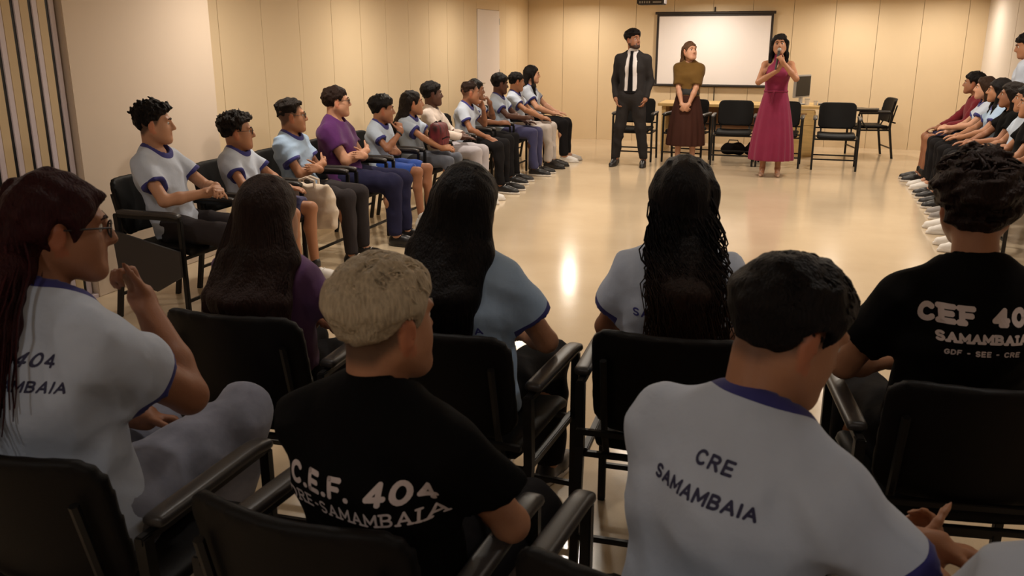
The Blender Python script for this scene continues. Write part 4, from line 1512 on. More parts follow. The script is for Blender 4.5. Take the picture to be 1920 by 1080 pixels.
def make_hair(root, kind, hc, hs, H_, HR, N_, C_, S, Rt, hp, h, opt, rs):
    hh = min(max(h * 0.85, 0.006), 0.009)
    top = opt.get('top', 0.02)
    side = opt.get('side', 0.006)
    amp = opt.get('amp', 0.003)
    frq = opt.get('freq', 90)
    zlow = opt.get('zlow', -0.075)
    lng = kind in ('long', 'curly_long', 'ponytail', 'bob')

    def cap(X, Y, Z):
        px, py, pz = X - H_[0], Y - H_[1], Z - H_[2]
        x_ = (px * HR[0, 0] + py * HR[1, 0] + pz * HR[2, 0]) / hs
        y_ = (px * HR[0, 1] + py * HR[1, 1] + pz * HR[2, 1]) / hs
        z_ = (px * HR[0, 2] + py * HR[1, 2] + pz * HR[2, 2]) / hs
        if lng:
            zm = interp(y_, [-0.12, -0.02, 0.02, 0.05, 0.075, 0.11], [-0.10, -0.10, -0.06, 0.02, 0.055, 0.065])
        else:
            zm = interp(y_, [-0.12, -0.07, -0.03, -0.012, 0.022, 0.034, 0.05, 0.075, 0.11], [zlow, zlow, zlow + 0.03, -0.012, -0.015, 0.03, 0.045, 0.052, 0.055]) + opt.get('up', 0)
        t = np.clip((z_ - opt.get('zs', 0.02)) / 0.05, 0, 1)
        t = t * t * (3 - 2 * t)
        th = side + (top - side) * t
        if opt.get('fringe'):
            th = th + opt['fringe'] * np.clip((y_ - 0.03) / 0.05, 0, 1) * np.clip((z_ - 0.05) / 0.03, 0, 1)
        th = th * np.clip((z_ - zm) / opt.get('taper', 0.03) + 0.3, 0.3, 1)
        qx, qy, qz = x_ - CRC[0], y_ - CRC[1], z_ - CRC[2]
        k0 = np.sqrt((qx / (CRR[0] + th)) ** 2 + (qy / (CRR[1] + th)) ** 2 + (qz / (CRR[2] + th)) ** 2)
        d = (k0 - 1) * 0.085
        d = np.maximum(d, (zm - z_) * 0.8)
        if not opt.get('ears_in'):
            er = np.sqrt(((np.abs(x_) - 0.085) / 1.0) ** 2 + ((y_ + 0.006) / 0.9) ** 2 + ((z_ + 0.006) / 1.2) ** 2) - 0.03
            d = np.maximum(d, -er)
        return d * hs
    sd = SDF()
    sd.fn(H_, 0.17 * hs, cap)
    yawb = opt.get('yaw', 0.0)
    Ry = rotm(yawb, 0, 0)
    bk = lambda x_, y_, z_: H_ + Ry @ np.array([x_, y_, z_])
    L = opt.get('len', 0.4)
    wdt = opt.get('width', 0.09)
    lines = []
    if kind in ('long', 'curly_long'):
        ox = opt.get('ox', 0.0)
        yb = opt.get('yb', -0.115)
        bo = opt.get('back', -0.205)
        zb = -0.25
        for q in np.linspace(-1, 1, 7):
            a = bk(q * 0.066 * hs, (-0.075 + 0.035 * q * q) * hs, 0.02)
            b2 = bk(q * wdt * 0.85 + ox * 0.3, yb + 0.03 * q * q, -0.13)
            zz = min(L, 0.25)
            b3 = bk(q * wdt * 0.95 + ox * 0.7, bo + (0.13 - 0.13 * 0) * 0 + 0.045 * q * q, -zz)
            sd.cone(a, b2, 0.03 * hs, 0.028, k=0.03)
            sd.cone(b2, b3, 0.028, 0.026, k=0.03)
            if L > 0.26:
                c = bk(q * wdt + ox, bo - 0.005 + 0.045 * q * q, -0.25 - (L - 0.25) * (1 - 0.12 * abs(q)))
                sd.cone(b3, c, 0.026, opt.get('tip', 0.016), k=0.03)
        if opt.get('front'):
            for s_ in (-1, 1):
                a = bk(s_ * 0.075 * hs, 0.01, 0.0)
                b2 = bk(s_ * (wdt + 0.005), 0.03, -0.16)
                c = bk(s_ * (wdt - 0.005), 0.09, -0.16 - opt['front'])
                sd.cone(a, b2, 0.018, 0.02, k=0.03)
                sd.cone(b2, c, 0.02, 0.008, k=0.03)
        nst = opt.get('n', 120)
        for i in range(nst):
            a_ = rs.uniform(-1, 1)
            q = a_ * 1.0
            p0 = bk(q * 0.08 * hs, (-0.10 + 0.045 * q * q) * hs, 0.03 - 0.03 * rs.rand())
            ll = L * rs.uniform(0.85, 1.06)
            wo = opt.get('wout', 0.0)
            wdt = opt.get('width', 0.09) + wo * rs.rand()
            pp = [bk(q * 0.045, -0.035, 0.100 * hs + top * 0.8), p0 + Ry @ np.array([0, 0, 0.03]), bk(q * wdt * 1.02 + ox * 0.3, yb - 0.026 + 0.03 * q * q, -0.13), bk(q * wdt * 1.1 + ox * 0.7, bo - 0.024 + 0.045 * q * q, -min(ll, 0.25)),
                  bk(q * (wdt + 0.016) + ox + rs.normal() * 0.008, bo - 0.022 + 0.045 * q * q, -max(ll, 0.26))]
            ln = []
            ph = rs.uniform(0, 6.28)
            cw = opt.get('curl', 0.0)
            npt = 22 if cw else 9
            for t in np.linspace(0, 1, npt):
                tt = t * 4
                j = min(int(tt), 3)
                p = pp[j] * (1 - tt + j) + pp[j + 1] * (tt - j)
                if cw:
                    am = cw * min(1, t * 2.2)
                    ang = ph + t * opt.get('turns', 6) * 6.28 * rs.uniform(0.97, 1.03)
                    p = p + np.array([math.cos(ang), math.sin(ang) * 0.8, 0]) * am
                ln.append(p)
            lines.append(ln)
    if kind == 'bob':
        for q in np.linspace(-1, 1, 9):
            ang = q * 1.65
            a = bk(math.sin(ang) * 0.072 * hs, -math.cos(ang) * 0.085 * hs - 0.01, 0.02)
            c = bk(math.sin(ang) * wdt, -math.cos(ang) * (wdt + 0.005) - 0.01, -L)
            sd.cone(a, c, 0.028 * hs, 0.022, k=0.03)
        for i in range(opt.get('n', 80)):
            ang = rs.uniform(-1.75, 1.75)
            cw = opt.get('curl', 0.004)
            ph = rs.uniform(0, 6.28)
            ln = []
            for t in np.linspace(0, 1, 14):
                rr_ = (0.088 * hs + 0.012) * (1 - t) + (wdt + 0.022) * t
                p = bk(math.sin(ang) * rr_ * 0.95, -math.cos(ang) * rr_ - 0.01, 0.04 - (L + 0.05) * t * rs.uniform(0.97, 1.0))
                lines_a = ph + t * 18
                ln.append(p + np.array([math.cos(lines_a), math.sin(lines_a), 0]) * cw * t)
            lines.append(ln)
    if kind == 'ponytail':
        p0 = hp(0, -0.105, opt.get('pz', 0.03))
        d0 = opt.get('dirs', [(-0.02, -0.06, -0.02), (-0.06, -0.09, -0.16), (-0.07, -0.08, -0.32)])
        pts = [p0] + [H_ + np.array(d_) for d_ in d0]
        rad = [0.038, 0.048, 0.05, 0.026]
        for a, b2, r0, r1 in zip(pts[:-1], pts[1:], rad[:-1], rad[1:]):
            sd.cone(a, b2, r0, r1, k=0.03)
        for i in range(opt.get('n', 140)):
            o_ = rs.normal(size=3) * 0.015
            ln = []
            for t in np.linspace(0, 1, 14):
                u_ = t * (len(pts) - 1)
                j = min(int(u_), len(pts) - 2)
                f_ = u_ - j
                p = pts[j] * (1 - f_) + pts[j + 1] * f_
                ln.append(p + o_ * (1.0 + 1.0 * t) + rs.normal(size=3) * 0.0015)
            lines.append(ln)
    if kind == 'short_tex':
        # short chunky locks over the crown
        for i in range(opt.get('n', 380)):
            u_ = rs.normal(size=3)
            u_ /= np.linalg.norm(u_)
            if u_[2] < opt.get('lmin', 0.0):
                continue
            if u_[1] > 0.25 and u_[2] < 0.35 + 0.5 * u_[1]:
                continue
            rad = CRR + side + (top - side) * np.clip((u_[2] * CRR[2] + 0.03 - 0.02) / 0.05, 0, 1)
            p = CRC + u_ * (rad - 0.004)
            fl = np.array(opt.get('flow', (0.1, 0.6, -0.3))) + rs.normal(size=3) * opt.get('mess', 0.25)
            fl = fl - u_ * (fl @ u_) * 0.85
            sl_ = opt.get('ll', 1.0) * (0.35 + 0.65 * max(0.0, u_[2]))
            ln = [p + fl * 0.05 * t * sl_ + u_ * 0.006 * math.sin(t * 2.4) * opt.get('lift', 1.0) * (0.3 + 0.7 * max(0.0, u_[2])) - u_ * 0.008 * t * t for t in np.linspace(0, 1, 5)]
            lines.append([H_ + HR @ (q_ * hs) for q_ in ln])
    an_ = (1, 1, 0.08) if opt.get('straight') else (1, 1, 1)
    wf_ = wob(rs.randint(1000), amp, frq, an_)
    wg = wob(rs.randint(1000), amp * 0.6, frq * 1.8, an_)
    V, F = sd.mesh(hh, lambda X, Y, Z: wf_(X, Y, Z) + wg(X, Y, Z))
    cols = np.tile(hc, (len(V), 1))
    q = ((V - H_) @ HR) / hs
    if opt.get('root'):
        # darker clipped lower part under a lighter crown
        lim = opt.get('rootz', -0.005)
        mk = np.clip((lim - q[:, 2]) / 0.02, 0, 1)[:, None]
        cols = cols * (1 - mk) + np.array(opt['root']) * mk
    if opt.get('tips'):
        mk = np.clip((-0.12 - (V[:, 2] - H_[2])) / 0.25, 0, 1)[:, None]
        cols = cols * (1 - mk) + np.array(opt['tips']) * mk
    me = npmesh('hair', V, F)
    paint(me, cols)
    ho = obj('hair', me, M_HAIR, root)
    if lines:
        V2, F2 = strands_mesh(lines, opt.get('srad', 0.0032))
        me = npmesh('locks', V2, F2)
        c2 = np.tile(hc * 1.15, (len(V2), 1))
        pl_ = len(lines[0]) * 3
        c2 = c2 * np.repeat(rs.uniform(0.45, 1.55, len(lines)), pl_)[:len(V2), None]
        if opt.get('root'):
            q2 = ((V2 - H_) @ HR) / hs
            mk = np.clip((opt.get('rootz', -0.005) - q2[:, 2]) / 0.02, 0, 1)[:, None]
            c2 = c2 * (1 - mk) + np.array(opt['root']) * mk
        if opt.get('tips'):
            mk = np.clip((-0.12 - (V2[:, 2] - H_[2])) / 0.25, 0, 1)[:, None]
            c2 = c2 * (1 - mk) + np.array(opt['tips']) * mk
        paint(me, c2)
        o = obj('locks', me, M_HAIR, ho)
        o['kind'] = 'stuff'
    if opt.get('band'):
        p0 = hp(0, -0.105, opt.get('pz', 0.03))
        g = MB()
        g.tube([p0 + np.array([0.034 * math.cos(a_), 0, 0.034 * math.sin(a_)]) for a_ in np.linspace(0, 6.2832, 13)], 0.008, 6)
        g.build('hair_tie', M_SCRB, ho, True)


#PEOPLE
GL, GR, GF, GS = 'students seated along the left wall', 'students seated along the right wall', 'students seated with their backs to the camera', 'adults standing before the table'
CL, CR, CF, CS = 'armchairs along the left wall', 'armchairs along the right wall', 'armchairs of the two foreground rows', 'armchairs before the table'
WSN = ('sneaker', M_SHW, M_SOLE)
BSN = ('sneaker', M_SHB, M_SOLE)
BBN = ('sneaker', M_SHB, M_SHB)
GSN = ('sneaker', M_SHG, M_SOLE)
TEE = dict(shirt_kind='tee', trim=M_NAVY, group=GL)
FADE = dict(top=0.02, side=0.003, amp=0.004, freq=110, zs=0.035, up=0.035, zlow=-0.03)
CURLTOP = dict(top=0.034, side=0.008, amp=0.006, freq=130, zs=0.02, up=0.02, zlow=-0.05, fringe=0.006, ears_in=False)
SHORT = dict(top=0.016, side=0.008, amp=0.0035, freq=130, zs=0.0, taper=0.05)

XLR = -3.5


def ly(i):
    return 4.4 + 0.68 * i


# ---- left row, near to far
person('boy with curly black hair and pale ringer tee, nearest in the left row', (XLR - 0.05, 4.38), -88, 0.985, lean=-8, head=(34, -2, 0),
       arms=('lap', 'lap'), arm_off=((-0.03, 0.0, 0.05), (0.03, 0.02, 0.07)), skin='light', hair='short_tex', hairc='black', shirt=M_TEEG, bottoms=M_DGREY,
       shoes=BSN, h=0.0082, fade=0.8, twist=4, hair_opt=dict(FADE, top=0.032, side=0.01, fringe=0.006, amp=0.006, freq=130, up=0.02, zlow=-0.055, n=420, lmin=0.2, mess=0.8, ll=0.4, lift=0.4, srad=0.004), **TEE)
person('small boy with curly brown hair, glasses and blue shorts beside the pier edge', (XLR, ly(1)), -88, 0.80, lean=-7, head=(34, -2, 0), fat=1.05,
       arms=('thigh', 'thigh'), skin='tan', hair='short_tex', hairc='dark', shirt=M_TEEG, bottoms=M_NTROU2, bottom_kind='shorts', shoes=WSN + (M_SHB,),
       h=0.008, glasses=True, hair_opt=dict(CURLTOP, side=0.016, zlow=-0.06, n=420, lmin=0.0, mess=0.9, ll=0.4, lift=0.4, srad=0.004), **TEE)
person('boy with faded dark hair, sky-blue tee, folded arms and dark grey trousers', (XLR, ly(2)), -88, 0.88, lean=-6, head=(36, 0, 0), fat=1.05,
       arms=('crossed_over', 'crossed_under'), skin='tan', hair='short', hairc='dark', shirt=M_TEE2, bottoms=M_DGREY, shoes=BSN, h=0.008, glasses=True,
       fade=0.75, hair_opt=dict(FADE, top=0.026), **TEE)
person('stout boy in purple polo shirt and glasses with folded arms', (XLR, ly(3)), -85, 0.98, lean=-5, head=(34, 0, 0), fat=1.16,
       arms=('crossed_over', 'crossed_under'), skin='fair', hair='short', hairc='dbrown', shirt=M_PURP, shirt_kind='polo', bottoms=M_NTROU, shoes=BBN, h=0.0085,
       glasses=True, hair_opt=dict(SHORT), group=GL)
person('small boy in royal blue shorts with hand at his mouth and a wristwatch', (XLR, ly(4)), -88, 0.80, lean=2, head=(34, -4, 0),
       arms=('mouth', 'crossed_under'), arm_off=((0.02, 0.05, -0.03), (0, 0, 0)), skin='mid', hair='short', hairc='black', shirt=M_TEE, bottoms=M_BSHORT, bottom_kind='shorts', shoes=WSN,
       watch='R', hair_opt=dict(SHORT, top=0.03), **TEE)
person('girl with tied-back dark hair, pale tee and a red bag on her lap', (XLR, ly(5)), -88, 0.82, lean=0, head=(34, 2, 0), female=True,
       arms=('forward', 'forward'), arm_off=((0.06, 0.08, -0.05), (0, 0.03, -0.04)), skin='tan', hair='long', hairc='dark', shirt=M_TEE, bottoms=M_GJEAN, shoes=WSN,
       hair_opt=dict(top=0.012, side=0.012, len=0.24, width=0.06, amp=0.003, freq=120, n=60, yaw=34), **TEE)
person('boy with very dark skin in open patterned overshirt and light grey trousers', (XLR, ly(6)), -86, 0.90, lean=-8, head=(32, 0, 0),
       arms=('thigh', 'lap'), skin='dark', hair='short', hairc='black', shirt=M_PATT, sleeve=1.5, bottoms=M_LGREY, shoes=WSN,
       hair_opt=dict(SHORT, top=0.024, amp=0.004), shirt_kind='tee', trim=None, group=GL)
person('boy leaning forward with hand on face, grey tee and black trousers', (XLR + 0.03, ly(7)), -88, 0.86, lean=6, head=(30, -4, 0),
       arms=('thigh', 'cheek'), skin='mid', hair='short', hairc='dbrown', shirt=M_TEEG, bottoms=M_BTROU, shoes=BSN, fade=0.6,
       hair_opt=dict(FADE), **TEE)
person('boy mostly hidden behind the one leaning forward, forearm raised, black trousers', (XLR - 0.06, ly(8) - 0.02), -88, 0.85, lean=-4, head=(32, -4, 0),
       arms=('forward', 'chin'), skin='brown', hair='short', hairc='black', shirt=M_TEE, bottoms=M_BTROU, shoes=BSN,
       hair_opt=dict(SHORT), **TEE)
person('dark-skinned boy in bright pale tee and indigo trousers, third from far end', (XLR, ly(9)), -88, 0.91, lean=-3, head=(40, -8, 0),
       arms=('forward', 'thigh'), skin='dark', hair='short', hairc='black', shirt=M_TEE, bottoms=M_NTROU2, shoes=BSN,
       hair_opt=dict(SHORT, top=0.026), **TEE)
person('boy in pale tee and stone trousers, second from far end of left row', (XLR, ly(10)), -88, 0.91, lean=-3, head=(34, -8, 0),
       arms=('knee', 'thigh'), skin='tan', hair='short', hairc='black', shirt=M_TEEG, bottoms=M_LBEIGE, shoes=BBN,
       hair_opt=dict(SHORT), **TEE)
person('girl with very long black hair and white sneakers, farthest in the left row', (XLR, ly(11)), -88, 1.02, lean=-2, head=(20, -2, 0), female=True,
       arms=('thigh', 'thigh'), skin='fair', hair='long', hairc='black', shirt=M_TEEG, bottoms=M_BTROU, shoes=WSN,
       hair_opt=dict(top=0.016, side=0.016, len=0.36, width=0.085, front=0.25, amp=0.002, freq=100, n=60, yaw=10, ears_in=True), **TEE)
llab = ['under the nearest boy of the left row, writing tablet folded down its side', 'holding the small boy in glasses and shorts', 'holding the boy in sky-blue tee with folded arms',
        'holding the boy in the purple polo shirt', 'holding the small boy in royal blue shorts', 'holding the girl with the red bag', 'holding the boy in the patterned overshirt',
        'holding the boy leaning forward in grey tee', 'under the mostly hidden boy of the left row', 'holding the boy in indigo trousers', 'holding the boy in stone trousers',
        'holding the girl with white sneakers, farthest of the left row']
for i in range(12):
    chair((XLR - (0.05 if i == 0 else 0), 4.38 if i == 0 else ly(i)), R(-90), 'black armchair ' + llab[i], CL, 'down' if i == 0 else None)

# ---- items on laps in the left row
t = empty('canvas_bag', (-3.2, 5.44, 0.36))
tag(t, 'cream canvas tote bag hanging from the chair arm between two boys', 'bag')
sd = SDF().fn((0, 0, 0.13), 0.25, lambda X, Y, Z: rbox(X - 0.35 * (0.13 - Z), Y, Z - 0.13, 0.13 + 0.25 * (Z - 0.13), 0.05, 0.15, 0.04))
V, F = sd.mesh(0.011, folds(5, 0.011, 55))
bb_ = obj('bag_body', npmesh('bag_body', V, F), M_CREAM, t)
for s_ in (-0.03, 0.03):
    MB().tube([(-0.11, s_, 0.26), (-0.12, s_, 0.31), (-0.06, s_, 0.33), (0.0, s_, 0.31), (0.0, s_, 0.26)], 0.01, 6).build('handle', M_CREAM, t, True)
t = empty('red_bag', (-3.24, ly(5) + 0.02, 0.625))
tag(t, 'red and black backpack held upright on the girl\'s lap', 'bag')
sd = SDF().fn((0, 0, 0.13), 0.25, lambda X, Y, Z: rbox(X, Y, Z - 0.125, 0.07, 0.12, 0.125, 0.055))
V, F = sd.mesh(0.011, folds(8, 0.006, 45))
obj('bag_body', npmesh('bag_body', V, F), M_REDB, t)
for s_ in (-0.05, 0.05):
    MB().tube([(-0.05, s_, 0.05), (-0.085, s_, 0.14), (-0.06, s_, 0.22), (0, s_, 0.255)], 0.012, 6).build('strap', M_BTROU, t, True)
MB().tube([(0.07, -0.09, 0.1), (0.076, 0, 0.11), (0.07, 0.09, 0.1)], 0.006, 6).build('zip', M_BTROU, t, True)

# ---- right row (facing left), far to near
XRR = 1.92
ry = [11.45, 10.85, 10.25, 9.65, 9.05, 8.45, 7.85, 7.25]
RT = dict(group=GR)
person('boy in maroon and black jacket with navy shorts, farthest in the right row', (XRR, ry[0]), 90, 0.98, lean=2, head=(-20, 0, 0), arms=('thigh', 'lap'),
       skin='mid', hair='short', hairc='black', shirt=M_MAROON, sleeve=1.5, bottoms=M_NTROU, bottom_kind='shorts', shoes=BSN + (M_SHB,), hair_opt=dict(SHORT, top=0.028), **RT)
person('student with shoulder-length brown hair and grey tee, second in the right row', (XRR, ry[1]), 90, 0.94, lean=0, head=(-10, 0, 0), arms=('thigh', 'forward'), female=True,
       skin='fair', hair='bob', hairc='brown', shirt=M_TEEG, bottoms=M_BTROU, shoes=WSN, trim=M_NAVY, hair_opt=dict(top=0.018, side=0.018, len=0.13, width=0.085, ears_in=True), **RT)
person('girl with long black hair falling over her pale tee, right row', (XRR, ry[2]), 90, 0.95, lean=-2, head=(-10, 0, 0), arms=('thigh', 'thigh'), female=True,
       skin='tan', hair='long', hairc='black', shirt=M_TEE2, bottoms=M_BTROU, shoes=BSN, trim=M_NAVY, hair_opt=dict(top=0.018, side=0.018, len=0.3, width=0.08, front=0.2, ears_in=True, n=60), **RT)
person('student in black tee at the right edge of the photo, hands on lap', (XRR, ry[3]), 90, 0.93, lean=-2, head=(-10, 0, 0), arms=('thigh', 'lap'),
       skin='mid', hair='bob', hairc='dark', shirt=M_BLK, bottoms=M_BTROU, shoes=BSN, hair_opt=dict(top=0.018, side=0.018, len=0.16, width=0.085, ears_in=True), **RT)
for i, (bt, sh_, shoe, lab) in enumerate(((M_BTROU, M_TEE, GSN, 'grey sneakers'), (M_BTROU, M_BLK, WSN, 'white sneakers beneath black trousers'), (M_DGREY, M_TEE, WSN, 'white sneakers and dark grey trousers'))):
    person('right-row student cut off by the photo edge, with ' + lab, (XRR - (0.1 if i else 0), ry[4 + i] - (0.1 * i)), 90, 0.93, lean=-3, head=(-10, 0, 0), arms=('lap', 'lap'),
           skin='tan', hair='short', hairc='black', shirt=sh_, bottoms=bt, shoes=shoe, h=0.0105, hair_opt=dict(SHORT), **RT)
rlab = ['holding the boy in the maroon jacket', 'holding the student with shoulder-length brown hair', 'holding the long-haired girl of the right row', 'holding the student in black tee of the right row',
        'of the right row, under the student with grey sneakers', 'of the right row, under the student with white sneakers and black trousers', 'of the right row, nearest to the camera']
for i in range(7):
    chair((XRR - (0.1 if i > 4 else 0), ry[i] - (0.1 * (i - 4) if i > 4 else 0)), R(90), 'black armchair ' + rlab[i], CR)
person('man with dark hair standing by the right wall, cut off by photo edge', (2.25, 10.72), 70, 0.96, stand=True, head=(15, -14, 0), arms=('hang', 'hang'),
       skin='tan', hair='short_tex', hairc='black', shirt=M_TEEG, bottoms=M_BTROU, shoes=BBN, h=0.0105, hair_opt=dict(SHORT, top=0.03, n=120), group=None)

# ---- standing adults
r_, J = person('bearded man in charcoal suit and black tie, hands in pockets', (-2.1, 11.68), 180, 1.0, stand=True, head=(52, 2, 0), arms=('pocket', 'pocket'),
               skin='mid', hair='short_tex', hairc='black', shirt=M_SUIT, shirt_kind='jacket', sleeve=1.5, bottoms=M_SUIT, shoes=('plain', M_SHB, M_SHB), beard=True, extra='suit', stance=0.19,
               fat=1.06, hair_opt=dict(SHORT, top=0.034, n=260, lmin=0.1, mess=0.7, ll=0.5), group=GS)


def flare(root, name, P, z0, z1, r0, r1, material, pleat=0.008, npl=16, h=0.012, dep=0.8):
    def f(X, Y, Z):
        t = np.clip((z0 - Z) / (z0 - z1), 0, 1)
        ang = np.arctan2(Y / dep, X)
        rr = r0 + (r1 - r0) * (1 - (1 - t) ** 1.6) + pleat * t * np.sin(ang * npl + 1.5 * np.sin(ang * 3))
        d = (np.sqrt(X * X + (Y / dep) ** 2) - rr) * 0.7
        return np.maximum(d, np.maximum(Z - z0, z1 - Z))
    sd = SDF().fn((0, 0, (z0 + z1) / 2), max(z0 - z1, r1 * 2) * 0.5 + 0.05, f)
    V, F = sd.mesh(h)
    return obj(name, npmesh(name, V, F), material, root)


r_, J = person('woman in olive top and long brown skirt, hands clasped, before the screen', (-1.4, 11.95), 178, 0.915, stand=True, head=(42, 4, 0), arms=('clasp_low', 'clasp_low'), female=True,
               skin='fair', hair='long', hairc='lbrown', shirt=M_OLIVE, shirt_kind='blouse', sleeve=0.85, bottoms=None, shoes=('plain', M_SHB, M_SHB), fat=1.04,
               hair_opt=dict(top=0.010, side=0.010, len=0.28, width=0.07, yaw=30, n=60), group=GS)
flare(r_, 'skirt', J['P'], 0.99, 0.27, 0.135, 0.25, M_BROWN, 0.012, 14)
flare(r_, 'belt', J['P'], 1.02, 0.93, 0.141, 0.155, M_SHB, 0, 1)
r_, J = person('woman in long wine-red dress speaking into a microphone', (-0.27, 11.32), 180, 0.965, stand=True, head=(0, 2, 4), arms=('chest', 'mic'), female=True,
               skin='tan', hair='bob', hairc='black', shirt=None, bottoms=None, shoes=('heel', M_SHN, M_SHN), stance=0.09,
               hair_opt=dict(top=0.016, side=0.016, len=0.2, width=0.095, curl=0.008, n=130, ears_in=True, amp=0.005), group=GS, arm_off=((0.02, 0, 0.02), (0, 0, 0.02)))
B_ = 0.965
sd = SDF()
P, W_, C_, N_, fw = J['P'], J['W'], J['C'], J['N'], J['fw']
sd.cone(P, W_, 0.155 * B_, 0.128 * B_, k=0.05, u=fw, f=1 / 0.76)
sd.cone(W_, C_, 0.128 * B_, 0.15 * B_, k=0.05, u=fw, f=1 / 0.75)
sd.cone(C_, C_ * 0.2 + N_ * 0.8, 0.145 * B_, 0.06 * B_, k=0.05, u=fw, f=1 / 0.8)
for q in (-1, 1):
    sd.ell(C_ + np.array([q * 0.065, 0.09, -0.02]) * B_, np.array([0.062, 0.057, 0.06]) * B_, k=0.05)
sd.cone(N_ - np.array([0, 0, 0.03]), N_ + np.array([0, 0.01, 0.04]), 0.062, 0.056, k=0.02)
V, F = sd.mesh(0.010, wob(4, 0.003, 60))
bod = obj('dress_bodice', npmesh('dress_bodice', V, F), M_WINE, r_)
flare(r_, 'dress_skirt', P, 1.03, 0.2, 0.135, 0.265, M_WINE, 0.013, 15)
MB().tube([(-0.135, 0.03, 1.03), (-0.07, 0.105, 1.03), (0, 0.122, 1.03), (0.07, 0.105, 1.03), (0.135, 0.03, 1.03)], 0.012, 6).build('waist_tie', M_WINE, bod, True)
MB().tube([(0.02, 0.128, 1.03), (0.03, 0.155, 0.98), (0.04, 0.165, 0.88)], [0.01, 0.012, 0.014], 6).build('tie_end', M_WINE, bod, True)
# microphone (held)
a, e, wv, d, n, cu = J['arm']['L']
m0 = r_.matrix_basis @ Vector(J['hp'](0.0, 0.135, -0.062))
mic = empty('microphone', m0)
tag(mic, 'black handheld microphone at the mouth of the woman in wine', 'microphone')
hw = r_.matrix_basis @ Vector(wv + d / np.linalg.norm(d) * 0.085 + n * 0.022)
dv = (hw - m0)
dvn = dv.normalized()
MB().tube([dvn * 0.02, dvn * 0.06, dvn * 0.24], [0.016, 0.014, 0.011], 10).build('handle', M_SCRB, mic, True)
sp = SDF().ell((0, 0, 0), (0.024, 0.024, 0.024))
V, F = sp.mesh(0.008)
obj('grille', npmesh('grille', V, F), M_GREYP, mic)

# chairs before the table
for (cx_, cy_, rz_, lab) in ((-2.15, 12.35, 180, 'black armchair behind the man in the suit'), (-1.44, 12.4, 172, 'black armchair behind the woman in the olive top'),
                             (-0.8, 12.3, 181, 'black armchair between the two standing women'), (-0.2, 12.3, 178, 'black armchair mostly hidden behind the wine dress'),
                             (0.5, 12.25, 179, 'empty black armchair right of the wine dress')):
    chair((cx_, cy_), R(rz_), lab, CS)
chair((1.0, 13.75), R(102), 'black tablet armchair turned sideways near the far wall', CS, 'up')

# ---- foreground rows
FG = dict(group=GF, h=0.008)
FT = dict(shirt_kind='tee', trim=M_NAVY)
# far foreground row
person('girl with long straight dark brown hair and plum shirt, left of the front row', (-1.6, 2.42), 2, 0.88, lean=0, head=(-4, 0, 0), arms=('lap', 'lap'), female=True,
       skin='tan', hair='long', hairc='dbrown', shirt=M_PURP2, bottoms=M_BTROU, shoes=BSN,
       hair_opt=dict(top=0.014, side=0.014, straight=True, len=0.48, width=0.132, n=340, srad=0.003, tips=(0.035, 0.014, 0.012), ears_in=True, amp=0.002, ox=-0.01), **FG)
person('girl with long straight jet-black hair covering her pale blue tee', (-0.93, 2.46), -4, 0.98, lean=0, head=(6, 0, 0), arms=('lap', 'lap'), female=True,
       skin='tan', hair='long', hairc='black', shirt=M_TEE2, bottoms=M_BTROU, shoes=BSN,
       hair_opt=dict(top=0.016, side=0.018, straight=True, len=0.38, width=0.127, n=340, srad=0.003, ears_in=True, amp=0.002, ox=-0.065, tip=0.02),
       prints=[('SAMAMBAIA', 0.0, 0.80, 0.033, M_PRINT_B, 0.19)], **FT, **FG)
person('girl with long curly black hair in grey tee, centre right', (-0.31, 2.66), 4, 1.0, lean=2, head=(6, 0, 0), arms=('lap', 'lap'), female=True, fat=0.98, sww=0.95,
       skin='brown', hair='curly_long', hairc='black', shirt=M_TEEG, bottoms=M_BTROU, shoes=BSN,
       hair_opt=dict(top=0.02, side=0.022, len=0.56, width=0.07, wout=0.05, n=520, srad=0.0036, curl=0.016, turns=5, ears_in=True, amp=0.004, freq=80, straight=True, ox=0.055, tips=(0.045, 0.022, 0.012), tip=0.01),
       prints=[('404', 0.0, 0.89, 0.033, M_PRINT_B, 0.2), ('SAMAMBAIA', 0.0, 0.83, 0.037, M_PRINT_B, 0.2)], **FT, **FG)
person('boy in black tee lettered in white slab capitals, far right of front row', (0.46, 2.5), 10, 1.09, lean=0, head=(-12, -4, 0), arms=('lap', 'lap'),
       skin='tan', hair='short_tex', hairc='dbrown', shirt=M_BLK, shirt_kind='tee', bottoms=M_BTROU, shoes=BSN,
       hair_opt=dict(top=0.034, side=0.022, amp=0.007, freq=100, zs=-0.02, n=600, lmin=-0.35, mess=0.9, ll=0.55, srad=0.0045, ears_in=True, zlow=-0.085),
       prints=[('CEF 404', -0.005, 0.925, 0.066, M_PRINT_W, 0.29, 0, 0.95, 0.75, 0, True), ('SAMAMBAIA', -0.005, 0.876, 0.035, M_PRINT_W, 0.27, 0, 0.95, 0.75, 0, True), ('GDF - SEE - CRE', -0.005, 0.843, 0.02, M_PRINT_W, 0.24, 0, 0.95, 0.8)], **FG)
for (cx_, cy_, rz_, lab) in ((-1.6, 2.42, 2, 'holding the girl in the plum shirt'), (-0.92, 2.46, -4, 'holding the girl with jet-black hair'), (-0.29, 2.62, 2, 'holding the girl with curly hair'), (0.46, 2.48, 8, 'holding the boy lettered in slab capitals')):
    chair((cx_, cy_), R(rz_), 'black armchair ' + lab, CF)
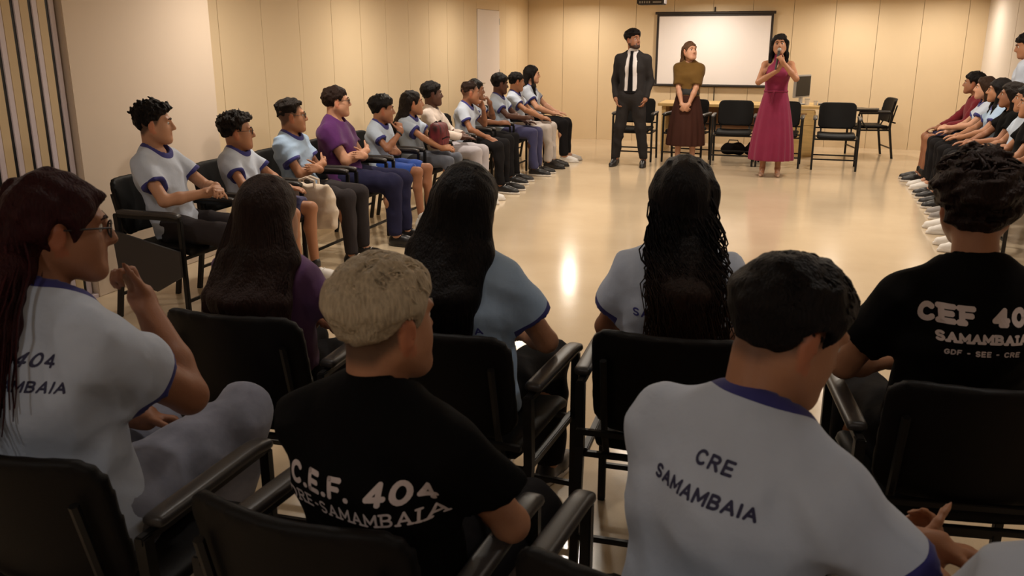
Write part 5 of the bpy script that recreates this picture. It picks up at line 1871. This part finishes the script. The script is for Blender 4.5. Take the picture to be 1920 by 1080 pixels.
# near foreground row
r_, J = person('student with dark red ponytail and glasses, hand at chin, grey tee', (-1.58, 1.46), 0, 1.09, sww=1.1, lean=7, head=(-40, -6, 0), arms=('chin', 'lap'), fat=1.16,
               skin='mid', hair='ponytail', hairc='red', shirt=M_TEEG, bottoms=M_JEAN, shoes=WSN, glasses=True, female=True, twist=-8,
               arm_off=((-0.07, 0.03, 0.02), (0, 0, 0)), knees=[(0.16, 0.47, 0.60), (-0.13, 0.44, 0.52)], ankles=[(0.02, 0.56, 0.22), (-0.11, 0.46, 0.09)],
               hair_opt=dict(top=0.018, side=0.016, n=260, amp=0.004, freq=100, pz=0.0, dirs=[(-0.03, -0.12, -0.07), (0.0, -0.215, -0.18), (0.01, -0.27, -0.34)], band=True, srad=0.005),
               prints=[('404', 0.12, 0.925, 0.042, M_PRINT_D, 0.19, 0.2, 0.9, 0.85), ('SAMAMBAIA', 0.09, 0.875, 0.035, M_PRINT_D, 0.2, 0.2, 0.85, 0.85)], **FT, **FG)
person('boy with bleached blond crop and black tee lettered in white', (-0.71, 1.43), -8, 0.92, lean=0, fat=1.1, sww=1.12, head=(-16, -3, 0), arms=('lap', 'lap'),
       skin='tan', hair='short_tex', hairc='blond', shirt=M_BLK, shirt_kind='tee', bottoms=M_BTROU, shoes=BSN, fade=0.85,
       hair_opt=dict(top=0.024, side=0.009, amp=0.0025, freq=150, zs=0.0, n=1500, lmin=-0.05, mess=0.32, ll=0.8, lift=0.9, srad=0.0028, zlow=-0.03, taper=0.06, flow=(0.1, 0.5, -0.35), root=(0.10, 0.07, 0.045), rootz=-0.02),
       prints=[('C.E.F. 404', 0.02, 0.868, 0.062, M_PRINT_W, 0.23, 0, 0.88, 0.75), ('DRE-SAMAMBAIA', 0.015, 0.815, 0.04, M_PRINT_W, 0.16, 0, 0.82, 1.0, 0, True)], **FG)
person('boy with short black hair, head bowed right, grey tee lettered CRE SAMAMBAIA', (-0.09, 1.4), -14, 1.0, fade=0.6, lean=12, roll=6, head=(-42, -26, 0), arms=('palms_right', 'palms_cross'),
       skin='tan', hair='short_tex', hairc='black', shirt=M_TEEG, bottoms=M_BTROU, shoes=BSN, fat=1.08, twist=-8,
       arm_off=((0.06, 0.0, 0.05), (0.30, 0.0, 0.04)),
       hair_opt=dict(top=0.024, side=0.011, taper=0.05, amp=0.002, freq=110, zs=-0.02, n=800, lmin=-0.3, mess=0.18, ll=0.8, srad=0.0035, zlow=-0.085),
       prints=[('CRE', 0.0, 0.945, 0.034, M_PRINT_D, 0.21, 0, 0.95, 0.9), ('SAMAMBAIA', -0.005, 0.892, 0.033, M_PRINT_D, 0.22, 0, 0.9, 0.8)], **FT, **FG)
person('person with long dark hair and grey tee at the bottom right corner', (0.47, 1.16), 0, 0.97, lean=4, head=(0, 0, 0), arms=('lap', 'lap'), female=True,
       skin='tan', hair='long', hairc='black', shirt=M_TEEG, bottoms=M_BTROU, shoes=BSN, hair_opt=dict(top=0.016, side=0.018, len=0.3, width=0.11, n=200, ears_in=True), **FT, **FG)
for (cx_, cy_, rz_, lab) in ((-1.48, 1.5, 0, 'holding the student with the ponytail'), (-0.77, 1.46, -4, 'holding the boy with bleached hair'), (-0.13, 1.46, -6, 'under the boy whose head is bowed'), (0.5, 1.18, 0, 'at the bottom right corner')):
    chair((cx_, cy_), R(rz_), 'black armchair ' + lab, CF)
